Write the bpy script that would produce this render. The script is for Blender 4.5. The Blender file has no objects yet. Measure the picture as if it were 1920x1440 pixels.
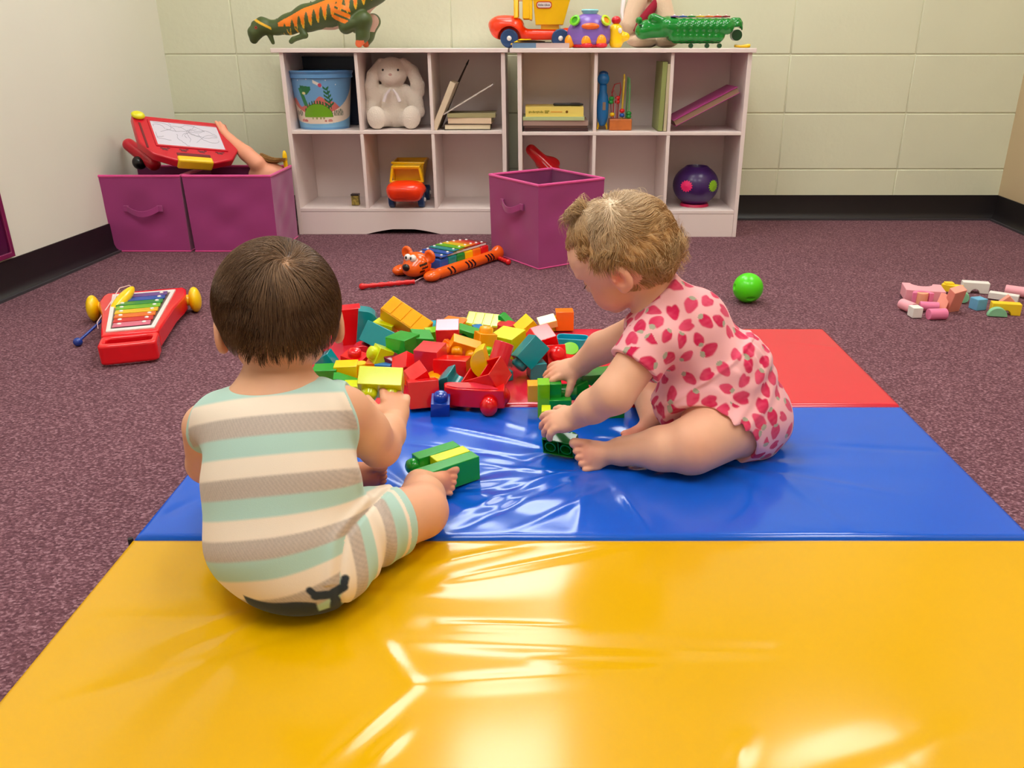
import bpy, bmesh, math, random
import numpy as np
from mathutils import Vector, Matrix, Euler
SC = bpy.context.scene
COL = SC.collection
R = math.radians
# ------------------------------------------------------------------ camera
FPX = 1534.0; PPX = 1013.0; PPY = 720.0; PITCH = R(22.4); CAMH = 0.72
cd = bpy.data.cameras.new('camera'); cam = bpy.data.objects.new('camera', cd); COL.objects.link(cam)
cam.location = (0, 0, CAMH); cam.rotation_euler = (R(90) - PITCH, 0, 0)
cd.sensor_width = 36.0; cd.lens = 36.0 * FPX / 1920.0
cd.shift_x = (960 - PPX) / 1920.0; cd.shift_y = 0.0
cd.clip_start = 0.02
SC.camera = cam
# ------------------------------------------------------------------ world, exposure
w = bpy.data.worlds.new('world'); SC.world = w; w.use_nodes = True
w.node_tree.nodes['Background'].inputs[0].default_value = (0.85, 0.92, 1.0, 1)
w.node_tree.nodes['Background'].inputs[1].default_value = 0.6
SC.view_settings.view_transform = 'Standard'; SC.view_settings.look = 'None'
SC.view_settings.gamma = 1.0; SC.view_settings.use_curve_mapping = False
SC.view_settings.exposure = 0.43

# ------------------------------------------------------------------ geometry of the picture
def _ray(px, py):
    a = (px - PPX) / FPX; b = (PPY - py) / FPX
    return Vector((a, math.cos(PITCH) + b * math.sin(PITCH), -math.sin(PITCH) + b * math.cos(PITCH)))
def atz(px, py, z=0.0):
    r = _ray(px, py); t = (z - CAMH) / r.z; return Vector((r.x * t, r.y * t, z))
def aty(px, py, y):
    r = _ray(px, py); t = y / r.y; return Vector((r.x * t, y, CAMH + r.z * t))

# ------------------------------------------------------------------ materials
def lin(c):
    v = []
    for x in c[:3]:
        x = x / 255.0
        v.append(x / 12.92 if x <= 0.04045 else ((x + 0.055) / 1.055) ** 2.4)
    return (v[0], v[1], v[2], 1.0)
MATS = {}
def pm(name, rgb, rough=0.5, spec=0.5, bump=None, var=None, coat=0.0, sss=0.0, attr=None, metal=0.0, sheen=0.0, emit=0.0):
    """procedural principled material; bump=(scale,strength,dist), var=(scale,amount)"""
    if name in MATS: return MATS[name]
    m = bpy.data.materials.new(name); m.use_nodes = True; nt = m.node_tree; N = nt.nodes; L = nt.links
    b = N['Principled BSDF']; c = lin(rgb)
    b.inputs['Base Color'].default_value = c; b.inputs['Roughness'].default_value = rough
    b.inputs['Specular IOR Level'].default_value = spec; b.inputs['Metallic'].default_value = metal
    b.inputs['Coat Weight'].default_value = coat; b.inputs['Coat Roughness'].default_value = 0.08
    if sss: b.inputs['Subsurface Weight'].default_value = sss; b.inputs['Subsurface Radius'].default_value = (0.01, 0.004, 0.002); b.inputs['Subsurface Scale'].default_value = 1.0
    if sheen: b.inputs['Sheen Weight'].default_value = sheen; b.inputs['Sheen Roughness'].default_value = 0.5
    if emit:
        b.inputs['Emission Color'].default_value = c; b.inputs['Emission Strength'].default_value = emit
    tc = N.new('ShaderNodeTexCoord')
    src = None
    if attr:
        a = N.new('ShaderNodeAttribute'); a.attribute_name = attr; src = a.outputs['Color']
    if var:
        nz = N.new('ShaderNodeTexNoise'); nz.inputs['Scale'].default_value = var[0]; nz.inputs['Detail'].default_value = 3
        L.new(tc.outputs['Object'], nz.inputs['Vector'])
        mr = N.new('ShaderNodeMapRange'); mr.inputs['From Min'].default_value = 0.3; mr.inputs['From Max'].default_value = 0.7
        mr.inputs['To Min'].default_value = 1 - var[1]; mr.inputs['To Max'].default_value = 1 + var[1]
        L.new(nz.outputs['Fac'], mr.inputs['Value'])
        vm = N.new('ShaderNodeVectorMath'); vm.operation = 'SCALE'
        if src: L.new(src, vm.inputs[0])
        else: vm.inputs[0].default_value = c[:3]
        L.new(mr.outputs[0], vm.inputs['Scale']); src = vm.outputs[0]
    if src: L.new(src, b.inputs['Base Color'])
    if bump:
        nz = N.new('ShaderNodeTexNoise'); nz.inputs['Scale'].default_value = bump[0]; nz.inputs['Detail'].default_value = 4
        L.new(tc.outputs['Object'], nz.inputs['Vector'])
        bp = N.new('ShaderNodeBump'); bp.inputs['Strength'].default_value = bump[1]; bp.inputs['Distance'].default_value = bump[2]
        L.new(nz.outputs['Fac'], bp.inputs['Height']); L.new(bp.outputs[0], b.inputs['Normal'])
    MATS[name] = m
    return m
def plastic(name, rgb, rough=0.22): return pm(name, rgb, rough, 0.5, var=(30, 0.03), coat=0.15)

# ------------------------------------------------------------------ mesh builder
class MB:
    def __init__(s): s.v = []; s.f = []; s.mi = []; s.m = Matrix.Identity(4); s.cur = 0
    def add(s, vs, fs, T=None):
        M = s.m @ T if T is not None else s.m
        o = len(s.v); s.v += [tuple(M @ Vector(p)) for p in vs]
        s.f += [tuple(i + o for i in f) for f in fs]; s.mi += [s.cur] * len(fs); return s
    def box(s, c, d, rz=0, rx=0, ry=0):
        x, y, z = d[0] / 2, d[1] / 2, d[2] / 2
        T = Matrix.Translation(c) @ Euler((rx, ry, rz)).to_matrix().to_4x4()
        vs = [(i * x, j * y, k * z) for k in (-1, 1) for j in (-1, 1) for i in (-1, 1)]
        return s.add(vs, [(0, 2, 3, 1), (4, 5, 7, 6), (0, 1, 5, 4), (2, 6, 7, 3), (0, 4, 6, 2), (1, 3, 7, 5)], T)
    def boxm(s, a, b):
        return s.box([(a[i] + b[i]) / 2 for i in range(3)], [abs(b[i] - a[i]) for i in range(3)])
    def lathe(s, prof, n=24, T=None, cap=True, arc=None):
        vs = []; fs = []; m = len(prof)
        for j in range(n):
            a = 2 * math.pi * j / n
            for (r, z) in prof: vs.append((r * math.cos(a), r * math.sin(a), z))
        for j in range(n):
            k = (j + 1) % n
            for i in range(m - 1): fs.append((j * m + i, k * m + i, k * m + i + 1, j * m + i + 1))
        if cap:
            if prof[0][0] > 1e-6: fs.append(tuple(j * m for j in range(n))[::-1])
            if prof[-1][0] > 1e-6: fs.append(tuple(j * m + m - 1 for j in range(n)))
        return s.add(vs, fs, T)
    def cyl(s, a, b, r, r2=None, n=20):
        a = Vector(a); b = Vector(b); d = b - a; r2 = r if r2 is None else r2
        T = Matrix.Translation(a) @ d.to_track_quat('Z', 'Y').to_matrix().to_4x4()
        return s.lathe([(r, 0), (r2, d.length)], n, T)
    def ell(s, c, r, n=20, m=12, rot=None, zmin=-1.0, zmax=1.0):
        if not hasattr(r, '__len__'): r = (r, r, r)
        T = Matrix.Translation(c) @ (rot.to_matrix().to_4x4() if rot is not None else Matrix.Identity(4)) @ Matrix.Diagonal((r[0], r[1], r[2], 1))
        a0 = math.asin(max(-1, zmin)); a1 = math.asin(min(1, zmax))
        prof = [(max(0.0, math.cos(a0 + (a1 - a0) * i / m)), math.sin(a0 + (a1 - a0) * i / m)) for i in range(m + 1)]
        prof = [(p[0] if p[0] > 1e-5 else 1e-5, p[1]) for p in prof]
        return s.lathe(prof, n, T)
    def tube(s, pts, r, n=8, closed=False):
        pts = [Vector(p) for p in pts]; k = len(pts); rs = r if hasattr(r, '__len__') else [r] * k
        vs = []; fs = []; prev = None
        for i, p in enumerate(pts):
            if closed: t = pts[(i + 1) % k] - pts[i - 1]
            else: t = pts[min(i + 1, k - 1)] - pts[max(i - 1, 0)]
            t.normalize()
            if prev is None:
                u = t.orthogonal().normalized()
            else:
                u = prev - t * prev.dot(t)
                u = u.normalized() if u.length > 1e-6 else t.orthogonal().normalized()
            prev = u; v = t.cross(u)
            for j in range(n):
                a = 2 * math.pi * j / n; vs.append(p + (u * math.cos(a) + v * math.sin(a)) * rs[i])
        for i in range(k if closed else k - 1):
            i2 = (i + 1) % k
            for j in range(n):
                j2 = (j + 1) % n; fs.append((i * n + j, i * n + j2, i2 * n + j2, i2 * n + j))
        if not closed:
            fs.append(tuple(range(n))[::-1]); fs.append(tuple((k - 1) * n + j for j in range(n)))
        return s.add(vs, fs)
    def prism(s, poly, h0, h1, T=None, scale=1.0):
        """polygon in XY extruded z=h0..h1"""
        n = len(poly); vs = [(p[0], p[1], h0) for p in poly] + [(p[0] * scale, p[1] * scale, h1) for p in poly]
        fs = [tuple(range(n))[::-1], tuple(range(n, 2 * n))] + [(i, (i + 1) % n, n + (i + 1) % n, n + i) for i in range(n)]
        return s.add(vs, fs, T)
    def ringprism(s, outer, inner, h0, h1, T=None):
        n = len(outer)
        vs = [(p[0], p[1], h) for h in (h0, h1) for p in outer] + [(p[0], p[1], h) for h in (h0, h1) for p in inner]
        fs = []
        for i in range(n):
            k = (i + 1) % n
            fs += [(i, k, n + k, n + i), (2 * n + k, 2 * n + i, 3 * n + i, 3 * n + k),
                   (n + i, n + k, 3 * n + k, 3 * n + i), (k, i, 2 * n + i, 2 * n + k)]
        return s.add(vs, fs, T)
    def build(s, name, mat, parent=None, bevel=0.0, seg=2, smooth=True, angle=40, fix=True):
        me = bpy.data.meshes.new(name); me.from_pydata(s.v, [], s.f)
        mats = mat if isinstance(mat, (list, tuple)) else [mat]
        for m in mats: me.materials.append(m)
        if len(mats) > 1: me.polygons.foreach_set('material_index', s.mi)
        if fix:
            bm = bmesh.new(); bm.from_mesh(me); bmesh.ops.recalc_face_normals(bm, faces=bm.faces); bm.to_mesh(me); bm.free()
        if smooth:
            me.shade_smooth()
            try: me.set_sharp_from_angle(angle=R(angle))
            except Exception: pass
        o = bpy.data.objects.new(name, me); COL.objects.link(o)
        if parent is not None: o.parent = parent
        if bevel > 0:
            b = o.modifiers.new('bevel', 'BEVEL'); b.width = bevel; b.segments = seg; b.limit_method = 'ANGLE'; b.angle_limit = R(38); b.harden_normals = False
        return o
def tag(o, label=None, cat=None, group=None, kind=None):
    if label: o['label'] = label
    if cat: o['category'] = cat
    if group: o['group'] = group
    if kind: o['kind'] = kind
    return o
def thing(name, label, cat, loc=(0, 0, 0), rot=(0, 0, 0), group=None):
    o = bpy.data.objects.new(name, None); COL.objects.link(o); o.empty_display_size = 0.05
    o.location = loc; o.rotation_euler = tuple(R(a) for a in rot)
    return tag(o, label, cat, group)
def struct(o): return tag(o, kind='structure')
def rrect(w, h, r, n=5):
    p = []
    for (cx, cy, a0) in ((w / 2 - r, h / 2 - r, 0), (-w / 2 + r, h / 2 - r, 90), (-w / 2 + r, -h / 2 + r, 180), (w / 2 - r, -h / 2 + r, 270)):
        for i in range(n + 1):
            a = R(a0 + 90 * i / n); p.append((cx + r * math.cos(a), cy + r * math.sin(a)))
    return p
def txt(name, body, size, mat, parent, loc, rot, extrude=0.0004):
    c = bpy.data.curves.new(name, 'FONT'); c.body = body; c.size = size; c.extrude = extrude; c.align_x = 'CENTER'; c.align_y = 'CENTER'
    o = bpy.data.objects.new(name, c); COL.objects.link(o)
    dg = bpy.context.evaluated_depsgraph_get(); me = bpy.data.meshes.new_from_object(o.evaluated_get(dg))
    bpy.data.objects.remove(o); me.materials.clear(); me.materials.append(mat)
    o = bpy.data.objects.new(name, me); COL.objects.link(o); o.parent = parent; o.location = loc; o.rotation_euler = tuple(R(a) for a in rot)
    return o
# ================================================================== THE ROOM
WY = 3.70                       # back wall
LW = [(-1.575, WY), (-1.93, -1.6)]   # left wall runs slightly outwards towards the camera
def lwx(y): return -1.575 + (y - WY) * (-1.93 + 1.575) / (-1.6 - WY)
RW = [(2.045, WY), (1.86, 2.9)]
CEIL = 2.62
WIN = (-0.62, 0.22, 1.55, 2.30)   # window hole in the back wall above the shelves (x0,x1,z0,z1)
m_wall = pm('painted_block', (222, 223, 196), 0.55, 0.4, bump=(38, 0.35, 0.004), var=(2.2, 0.03))
m_wall_l = pm('painted_plaster', (232, 230, 216), 0.42, 0.5, bump=(60, 0.08, 0.002), var=(1.5, 0.02))
m_wall_r = pm('painted_tan', (205, 182, 145), 0.5, 0.4, bump=(50, 0.15, 0.002))
m_ceil = pm('ceiling_tile', (232, 230, 222), 0.9, 0.2, bump=(90, 0.3, 0.002))
m_base = pm('black_vinyl', (26, 20, 22), 0.45, 0.4, var=(20, 0.1))
m_base_lip = pm('dark_vinyl_lip', (62, 58, 62), 0.5, 0.4)
# carpet: purple loop pile with pale and dark flecks
def carpet_mat():
    m = bpy.data.materials.new('carpet'); m.use_nodes = True; nt = m.node_tree; N = nt.nodes; L = nt.links
    b = N['Principled BSDF']; b.inputs['Roughness'].default_value = 0.95; b.inputs['Specular IOR Level'].default_value = 0.15
    tc = N.new('ShaderNodeTexCoord'); mp = N.new('ShaderNodeMapping'); mp.inputs['Scale'].default_value = (1.0, 1.35, 1)
    L.new(tc.outputs['Object'], mp.inputs['Vector'])
    vo = N.new('ShaderNodeTexVoronoi'); vo.inputs['Scale'].default_value = 210; L.new(mp.outputs[0], vo.inputs['Vector'])
    nz = N.new('ShaderNodeTexNoise'); nz.inputs['Scale'].default_value = 160; nz.inputs['Detail'].default_value = 3; L.new(mp.outputs[0], nz.inputs['Vector'])
    n2 = N.new('ShaderNodeTexNoise'); n2.inputs['Scale'].default_value = 3; L.new(mp.outputs[0], n2.inputs['Vector'])
    cr = N.new('ShaderNodeValToRGB'); e = cr.color_ramp.elements
    e[0].position = 0.30; e[0].color = lin((86, 55, 64)); e[1].position = 0.72; e[1].color = lin((164, 124, 134))
    x = e.new(0.52); x.color = lin((114, 75, 84))
    sep = N.new('ShaderNodeSeparateColor'); L.new(vo.outputs['Color'], sep.inputs[0])
    mx = N.new('ShaderNodeMath'); mx.operation = 'MULTIPLY_ADD'; mx.inputs[1].default_value = 0.30; L.new(sep.outputs[0], mx.inputs[0])
    m2 = N.new('ShaderNodeMath'); m2.operation = 'MULTIPLY_ADD'; m2.inputs[1].default_value = 0.7; m2.inputs[2].default_value = 0.0
    L.new(nz.outputs['Fac'], m2.inputs[0]); L.new(m2.outputs[0], mx.inputs[2]); L.new(mx.outputs[0], cr.inputs['Fac'])
    mr = N.new('ShaderNodeMapRange'); mr.inputs['To Min'].default_value = 0.88; mr.inputs['To Max'].default_value = 1.12; L.new(n2.outputs['Fac'], mr.inputs['Value'])
    vm = N.new('ShaderNodeVectorMath'); vm.operation = 'SCALE'; L.new(cr.outputs[0], vm.inputs[0]); L.new(mr.outputs[0], vm.inputs['Scale'])
    L.new(vm.outputs[0], b.inputs['Base Color'])
    bp = N.new('ShaderNodeBump'); bp.inputs['Strength'].default_value = 0.9; bp.inputs['Distance'].default_value = 0.004
    L.new(mx.outputs[0], bp.inputs['Height']); L.new(bp.outputs[0], b.inputs['Normal'])
    return m
fl = MB().boxm((-2.6, -1.9, -0.05), (2.6, WY + 0.4, 0)); struct(fl.build('floor', carpet_mat()))
# back wall: painted blocks, joints cut as real grooves, window opening left open
zs = [0.0, 0.22, 0.455, 0.69, 0.925, 1.16, 1.395, 1.63, 1.865, 2.10, 2.335, 2.57, CEIL]
xs = [-1.80, -1.275, -0.82, -0.37, 0.08, 0.535, 1.05, 1.575, 2.20]
bw = MB(); g = 0.0045
def wallpiece(x0, x1, z0, z1):
    if x1 - x0 < 0.01 or z1 - z0 < 0.01: return
    bw.boxm((x0, WY, z0), (x1, WY + 0.12, z1))
for i in range(len(zs) - 1):
    for j in range(len(xs) - 1):
        x0, x1, z0, z1 = xs[j] + g / 3, xs[j + 1] - g / 3, zs[i] + g / 2, zs[i + 1] - g / 2
        if x1 <= WIN[0] or x0 >= WIN[1] or z1 <= WIN[2] or z0 >= WIN[3]: wallpiece(x0, x1, z0, z1)
        else:
            wallpiece(x0, min(x1, WIN[0]), z0, z1); wallpiece(max(x0, WIN[1]), x1, z0, z1)
            wallpiece(max(x0, WIN[0]), min(x1, WIN[1]), z0, min(z1, WIN[2])); wallpiece(max(x0, WIN[0]), min(x1, WIN[1]), max(z0, WIN[3]), z1)
# the mortar behind the faces
for (x0, x1, z0, z1) in ((-1.8, WIN[0], 0, CEIL), (WIN[1], 2.2, 0, CEIL), (WIN[0], WIN[1], 0, WIN[2]), (WIN[0], WIN[1], WIN[3], CEIL)):
    bw.boxm((x0, WY + 0.0035, z0), (x1, WY + 0.14, z1))
struct(bw.build('wall_back', m_wall, bevel=0.003))
# window: frame, sill, panes with daylight behind
m_frame = pm('window_paint', (225, 225, 220), 0.4)
wn = MB(); x0, x1, z0, z1 = WIN; y = WY + 0.05; t = 0.035
wn.boxm((x0, y, z0), (x0 + t, y + 0.05, z1)).boxm((x1 - t, y, z0), (x1, y + 0.05, z1)).boxm((x0 + t, y, z0), (x1 - t, y + 0.05, z0 + t)).boxm((x0 + t, y, z1 - t), (x1 - t, y + 0.05, z1))
wo = struct(wn.build('window_1', m_frame, bevel=0.003))
def glass():
    m = bpy.data.materials.new('frosted_pane'); m.use_nodes = True; b = m.node_tree.nodes['Principled BSDF']
    b.inputs['Base Color'].default_value = lin((235, 240, 240)); b.inputs['Roughness'].default_value = 0.3
    b.inputs['Emission Color'].default_value = (0.86, 0.93, 1.0, 1); b.inputs['Emission Strength'].default_value = WIN_E
    return m
WIN_E = 7.0
MB().boxm((x0 + t, y + 0.02, z0 + t), (x1 - t, y + 0.026, z1 - t)).build('pane', glass(), wo)
MB().boxm((x0, y - 0.06, z0 - 0.02), (x1, y, z0)).build('window_sill', m_frame, wo, bevel=0.003)
def slab(name, mat, a, b, z0, z1, th, side):
    a = Vector((a[0], a[1], 0)); b = Vector((b[0], b[1], 0)); d = (b - a).normalized(); n = Vector((-d.y, d.x, 0)) * side
    vs = [a, b, b + n * th, a + n * th]; m = MB()
    m.add([(p.x, p.y, z0) for p in vs] + [(p.x, p.y, z1) for p in vs], [(0, 1, 2, 3), (4, 7, 6, 5), (0, 4, 5, 1), (1, 5, 6, 2), (2, 6, 7, 3), (3, 7, 4, 0)])
    return struct(m.build(name, mat))
slab('wall_left', m_wall_l, LW[0], LW[1], 0, CEIL, 0.1, -1)
RWX = RW[0][0] + (RW[1][0] - RW[0][0]) / (RW[1][1] - RW[0][1]) * (-1.6 - WY)
slab('wall_right', m_wall_r, (RW[0][0], WY), (2.045 - 0.05, 2.9), 0, CEIL, 0.1, 1)
struct(slab('wall_right', m_wall_r, (2.045 - 0.05, 2.9), (1.90, -1.6), 0, CEIL, 0.1, 1))
slab('wall_front', m_wall_l, (-2.2, -1.6), (2.7, -1.6), 0, CEIL, 0.1, -1)
cl = MB().boxm((-2.4, -1.8, CEIL), (2.8, WY + 0.2, CEIL + 0.05)); struct(cl.build('ceiling', m_ceil))
# baseboards: tall black cove base with a paler toe
BH = 0.108
def baseboard(name, a, b, side):
    a = Vector((a[0], a[1], 0)); b = Vector((b[0], b[1], 0)); d = (b - a).normalized(); n = Vector((-d.y, d.x, 0)) * side
    prof = [(0.0, BH), (0.005, BH), (0.006, 0.03), (0.012, 0.014), (0.022, 0.006)]
    m = MB(); vs = []
    for p in (a, b):
        for (o, z) in prof + [(0.0, 0.006)]: q = p + n * o; vs.append((q.x, q.y, z))
    k = len(prof) + 1
    m.add(vs, [(i, (i + 1) % k, k + (i + 1) % k, k + i) for i in range(k)] + [tuple(range(k)), tuple(range(k, 2 * k))])
    m.cur = 1
    q = [a, b, b + n * 0.030, a + n * 0.030]
    m.add([(p.x, p.y, 0.0) for p in q] + [(p.x, p.y, 0.0075) for p in q], [(0, 1, 2, 3), (4, 7, 6, 5), (0, 4, 5, 1), (1, 5, 6, 2), (2, 6, 7, 3), (3, 7, 4, 0)])
    return struct(m.build(name, [m_base, m_base_lip], angle=50))
baseboard('baseboard_back', (-1.575, WY), (2.045, WY), -1)
baseboard('baseboard_left', (LW[1][0], LW[1][1]), (LW[0][0], LW[0][1]), -1)
baseboard('baseboard_right', (2.045, WY), (1.995, 2.9), -1)
baseboard('baseboard_right', (1.995, 2.9), (1.90, -1.6), -1)
# ceiling lights (recessed troffers) : the lamps of the room
m_tro = pm('light_frame', (235, 235, 232), 0.4)
def diffuser(e, col=(0.985, 1.0, 0.955)):
    m = bpy.data.materials.new('light_diffuser'); m.use_nodes = True; b = m.node_tree.nodes['Principled BSDF']
    b.inputs['Base Color'].default_value = (0.9, 0.9, 0.88, 1); b.inputs['Emission Color'].default_value = (*col, 1); b.inputs['Emission Strength'].default_value = e
    return m
LIGHT_E = 8.2
m_dif = diffuser(LIGHT_E)
def troffer(x, y, label):
    t = thing('ceiling_light', label, 'ceiling light', (x, y, CEIL), group='ceiling lights')
    w, d = 0.60, 1.10
    f = MB(); f.ringprism([(-w / 2, -d / 2), (w / 2, -d / 2), (w / 2, d / 2), (-w / 2, d / 2)], [(-w / 2 + .03, -d / 2 + .03), (w / 2 - .03, -d / 2 + .03), (w / 2 - .03, d / 2 - .03), (-w / 2 + .03, d / 2 - .03)], -0.025, 0.0)
    f.build('frame', m_tro, t)
    MB().boxm((-w / 2 + .03, -d / 2 + .03, -0.018), (w / 2 - .03, d / 2 - .03, -0.004)).build('diffuser', m_dif, t)
troffer(-0.15, 2.80, 'recessed ceiling light panel nearest the back wall, on the left')
troffer(1.35, 2.55, 'recessed ceiling light panel nearest the right wall')
troffer(-0.15, 0.35, 'recessed ceiling light panel above the play mat')
troffer(1.35, 0.35, 'recessed ceiling light panel right of the play mat')
troffer(-1.1, 1.2, 'recessed ceiling light panel beside the left wall')
# purple framed panel fixed low on the left wall
m_pur = plastic('purple_plastic', (120, 24, 74), 0.3)
y0, y1 = 2.20, 2.52
pn = thing('wall_panel', 'purple framed panel fixed low on the left wall above the baseboard', 'wall panel', (lwx(y1) + 0.002, y1, 0.115), (0, 0, -math.degrees(math.atan2(.355, 5.3))))
f = MB()
f.ringprism([(-0.30, 0), (0, 0), (0, 0.42), (-0.30, 0.42)], [(-0.285, 0.015), (-0.015, 0.015), (-0.015, 0.405), (-0.285, 0.405)], 0, 0.012, Matrix(((0, 0, 1, 0), (1, 0, 0, 0), (0, 1, 0, 0), (0, 0, 0, 1))))
f.build('frame', m_pur, pn, bevel=0.002)
MB().boxm((0.0, -0.285, 0.015), (0.006, -0.015, 0.405)).build('panel', pm('deep_purple_gloss', (70, 12, 52), 0.15, coat=0.4), pn)

# ================================================================== FOLDING MAT
MZ = 0.035
MX0, MX1 = -0.617, 0.748
random.seed(3)
def mat_height(X, Y):
    h = np.zeros_like(X)
    # soft general undulation of foam under vinyl
    h += 0.0011 * np.sin(5.1 * X + 1.3 * Y + .6) * np.sin(4.3 * Y - 1.7 * X + 1.1) + 0.0007 * np.sin(13 * X - 6 * Y) * np.sin(9 * Y + 2)
    # creases pulled towards the sitting children and towards their feet
    for (cx, cy, A, n, r0, r1, ph, a0, a1) in ((-0.33, 0.93, 0.0022, 13, 0.07, 0.42, 0.4, None, None), (-0.20, 1.20, 0.0030, 11, 0.06, 0.34, 1.1, None, None),
                                      (0.27, 1.32, 0.0032, 15, 0.07, 0.38, 2.0, None, None), (0.03, 1.36, 0.0016, 9, 0.03, 0.2, 0.2, None, None)):
        dx = X - cx; dy = Y - cy; r = np.hypot(dx, dy); th = np.arctan2(dy, dx)
        wav = np.cos(n * th + ph + 1.2 * np.sin(3 * th) + 1.5 * np.sin(9 * r)) * (0.6 + 0.4 * np.sin(2 * th + ph))
        ridge = np.sign(wav) * np.abs(wav) ** 1.2
        fall = np.clip((r - r0 * .4) / r0, 0, 1) * np.exp(-((r / r1) ** 2) * 2.2)
        h += A * ridge * fall
        h -= 0.007 * np.exp(-(r / 0.11) ** 2)
    return h
def crease(h, X, Y, p, q, w, A):
    px, py = p; qx, qy = q; dx, dy = qx - px, qy - py; L2 = dx * dx + dy * dy
    t = ((X - px) * dx + (Y - py) * dy) / L2; tc = np.clip(t, 0, 1)
    d = np.hypot(X - px - tc * dx, Y - py - tc * dy)
    return h + A * np.exp(-(d / w) ** 2) * (0.3 + 0.7 * np.sin(np.pi * np.clip(t, 0.02, 0.98)))
CREASES = []
for (a, b, w, A) in (((700, 1190), (775, 1285), .010, .0022), ((775, 1285), (600, 1440), .010, .0026), ((775, 1285), (1100, 1265), .012, .002), ((760, 1200), (1450, 1220), .014, -.0026),
                     ((560, 1180), (100, 1320), .009, -.0022), ((420, 1150), (150, 1160), .009, -.0012), ((690, 1440), (760, 1370), .008, .002), ((800, 1060), (1000, 1020), .008, .0022),
                     ((820, 1090), (1180, 1020), .008, .0025), ((1000, 1235), (1250, 1240), .007, -.002), ((820, 1168), (1090, 1175), .006, .0022), ((1370, 1440), (1400, 1380), .01, .002),
                     ((1700, 1430), (1850, 1350), .018, .002), ((1500, 1440), (1700, 1380), .02, -.0015),
                     ((770, 790), (1010, 830), .008, .0025), ((760, 830), (1000, 860), .007, -.0025), ((860, 960), (1060, 880), .007, .003), ((840, 1000), (1060, 900), .007, -.0025),
                     ((900, 920), (1180, 860), .006, .0022), ((950, 1000), (1150, 910), .007, .002), ((900, 870), (1090, 885), .006, .0028), ((1150, 900), (1220, 1000), .009, .003), ((1100, 905), (1080, 1000), .008, .0025),
                     ((1420, 880), (1700, 930), .009, .002), ((1490, 830), (1800, 850), .009, -.002), ((1460, 890), (1600, 1000), .01, .002), ((260, 985), (380, 930), .01, -.002),
                     ((1480, 640), (1620, 660), .01, .001), ((860, 770), (980, 800), .007, .002), ((930, 690), (1000, 760), .008, .0018), ((620, 690), (700, 640), .008, .002)):
    pa = atz(a[0], a[1], MZ); pb = atz(b[0], b[1], MZ); CREASES.append(((pa.x, pa.y), (pb.x, pb.y), w, A))
m_seam = pm('mat_seam', (22, 22, 30), 0.6)
def vinyl(name, rgb):
    return pm(name, rgb, 0.155, 0.5, bump=(420, 0.05, 0.0006), var=(5, 0.02), coat=0.0)
mat_t = thing('folding_mat', 'folding foam play mat in red, blue and yellow vinyl, under both children', 'play mat', (0, 0, 0))
def panel(y0, y1, mat, label):
    nx = 240; ny = max(8, int((y1 - y0) / 0.0057))
    gx = np.linspace(MX0, MX1, nx); gy = np.linspace(y0, y1, ny)
    X, Y = np.meshgrid(gx, gy, indexing='ij')
    h = mat_height(X, Y)
    for c in CREASES: h = crease(h, X, Y, *c)
    e = np.minimum(np.minimum(X - MX0, MX1 - X), np.minimum(Y - y0, y1 - Y))
    h = h * np.clip(e / 0.03, 0, 1)
    edge = np.clip(e / 0.010, 0, 1)
    Z = MZ + h - 0.010 * (1 - np.sqrt(np.clip(1 - (1 - edge) ** 2, 0, 1)))
    vs = [(float(X[i, j]), float(Y[i, j]), float(Z[i, j])) for i in range(nx) for j in range(ny)]
    fs = [(i * ny + j, (i + 1) * ny + j, (i + 1) * ny + j + 1, i * ny + j + 1) for i in range(nx - 1) for j in range(ny - 1)]
    loop = [i * ny for i in range(nx)] + [(nx - 1) * ny + j for j in range(1, ny)] + [i * ny + ny - 1 for i in range(nx - 2, -1, -1)] + [j for j in range(ny - 2, 0, -1)]
    o = len(vs)
    vs += [(vs[k][0], vs[k][1], 0.004) for k in loop]
    n = len(loop)
    fs += [(loop[k], o + k, o + (k + 1) % n, loop[(k + 1) % n]) for k in range(n)] + [tuple(o + k for k in range(n))]
    me = MB(); me.v = vs; me.f = fs; me.mi = [0] * len(fs)
    ob = me.build('panel', mat, mat_t, angle=60, fix=True); ob['label'] = label
    return ob
PY = [2.050, 1.546, 1.053, 0.555, 0.05]
panel(PY[1] + .001, PY[0], vinyl('vinyl_red', (216, 40, 60)), 'red vinyl panel')
panel(PY[2] + .001, PY[1] - .001, vinyl('vinyl_blue', (8, 88, 206)), 'blue vinyl panel')
panel(PY[3] + .001, PY[2] - .001, vinyl('vinyl_yellow', (220, 167, 0)), 'yellow vinyl panel')
sm = MB()
for y in (PY[1], PY[2], PY[3]): sm.boxm((MX0 + 0.001, y - 0.004, 0.003), (MX1 - 0.001, y + 0.004, 0.022))
sm.build('seam', m_seam, mat_t)
for x in (MX0 - 0.002, MX1 + 0.002):
    MB().cyl((x, PY[2], 0.006), (x, PY[2], 0.034), 0.004, n=10).build('seam_end', m_seam, mat_t)
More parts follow.
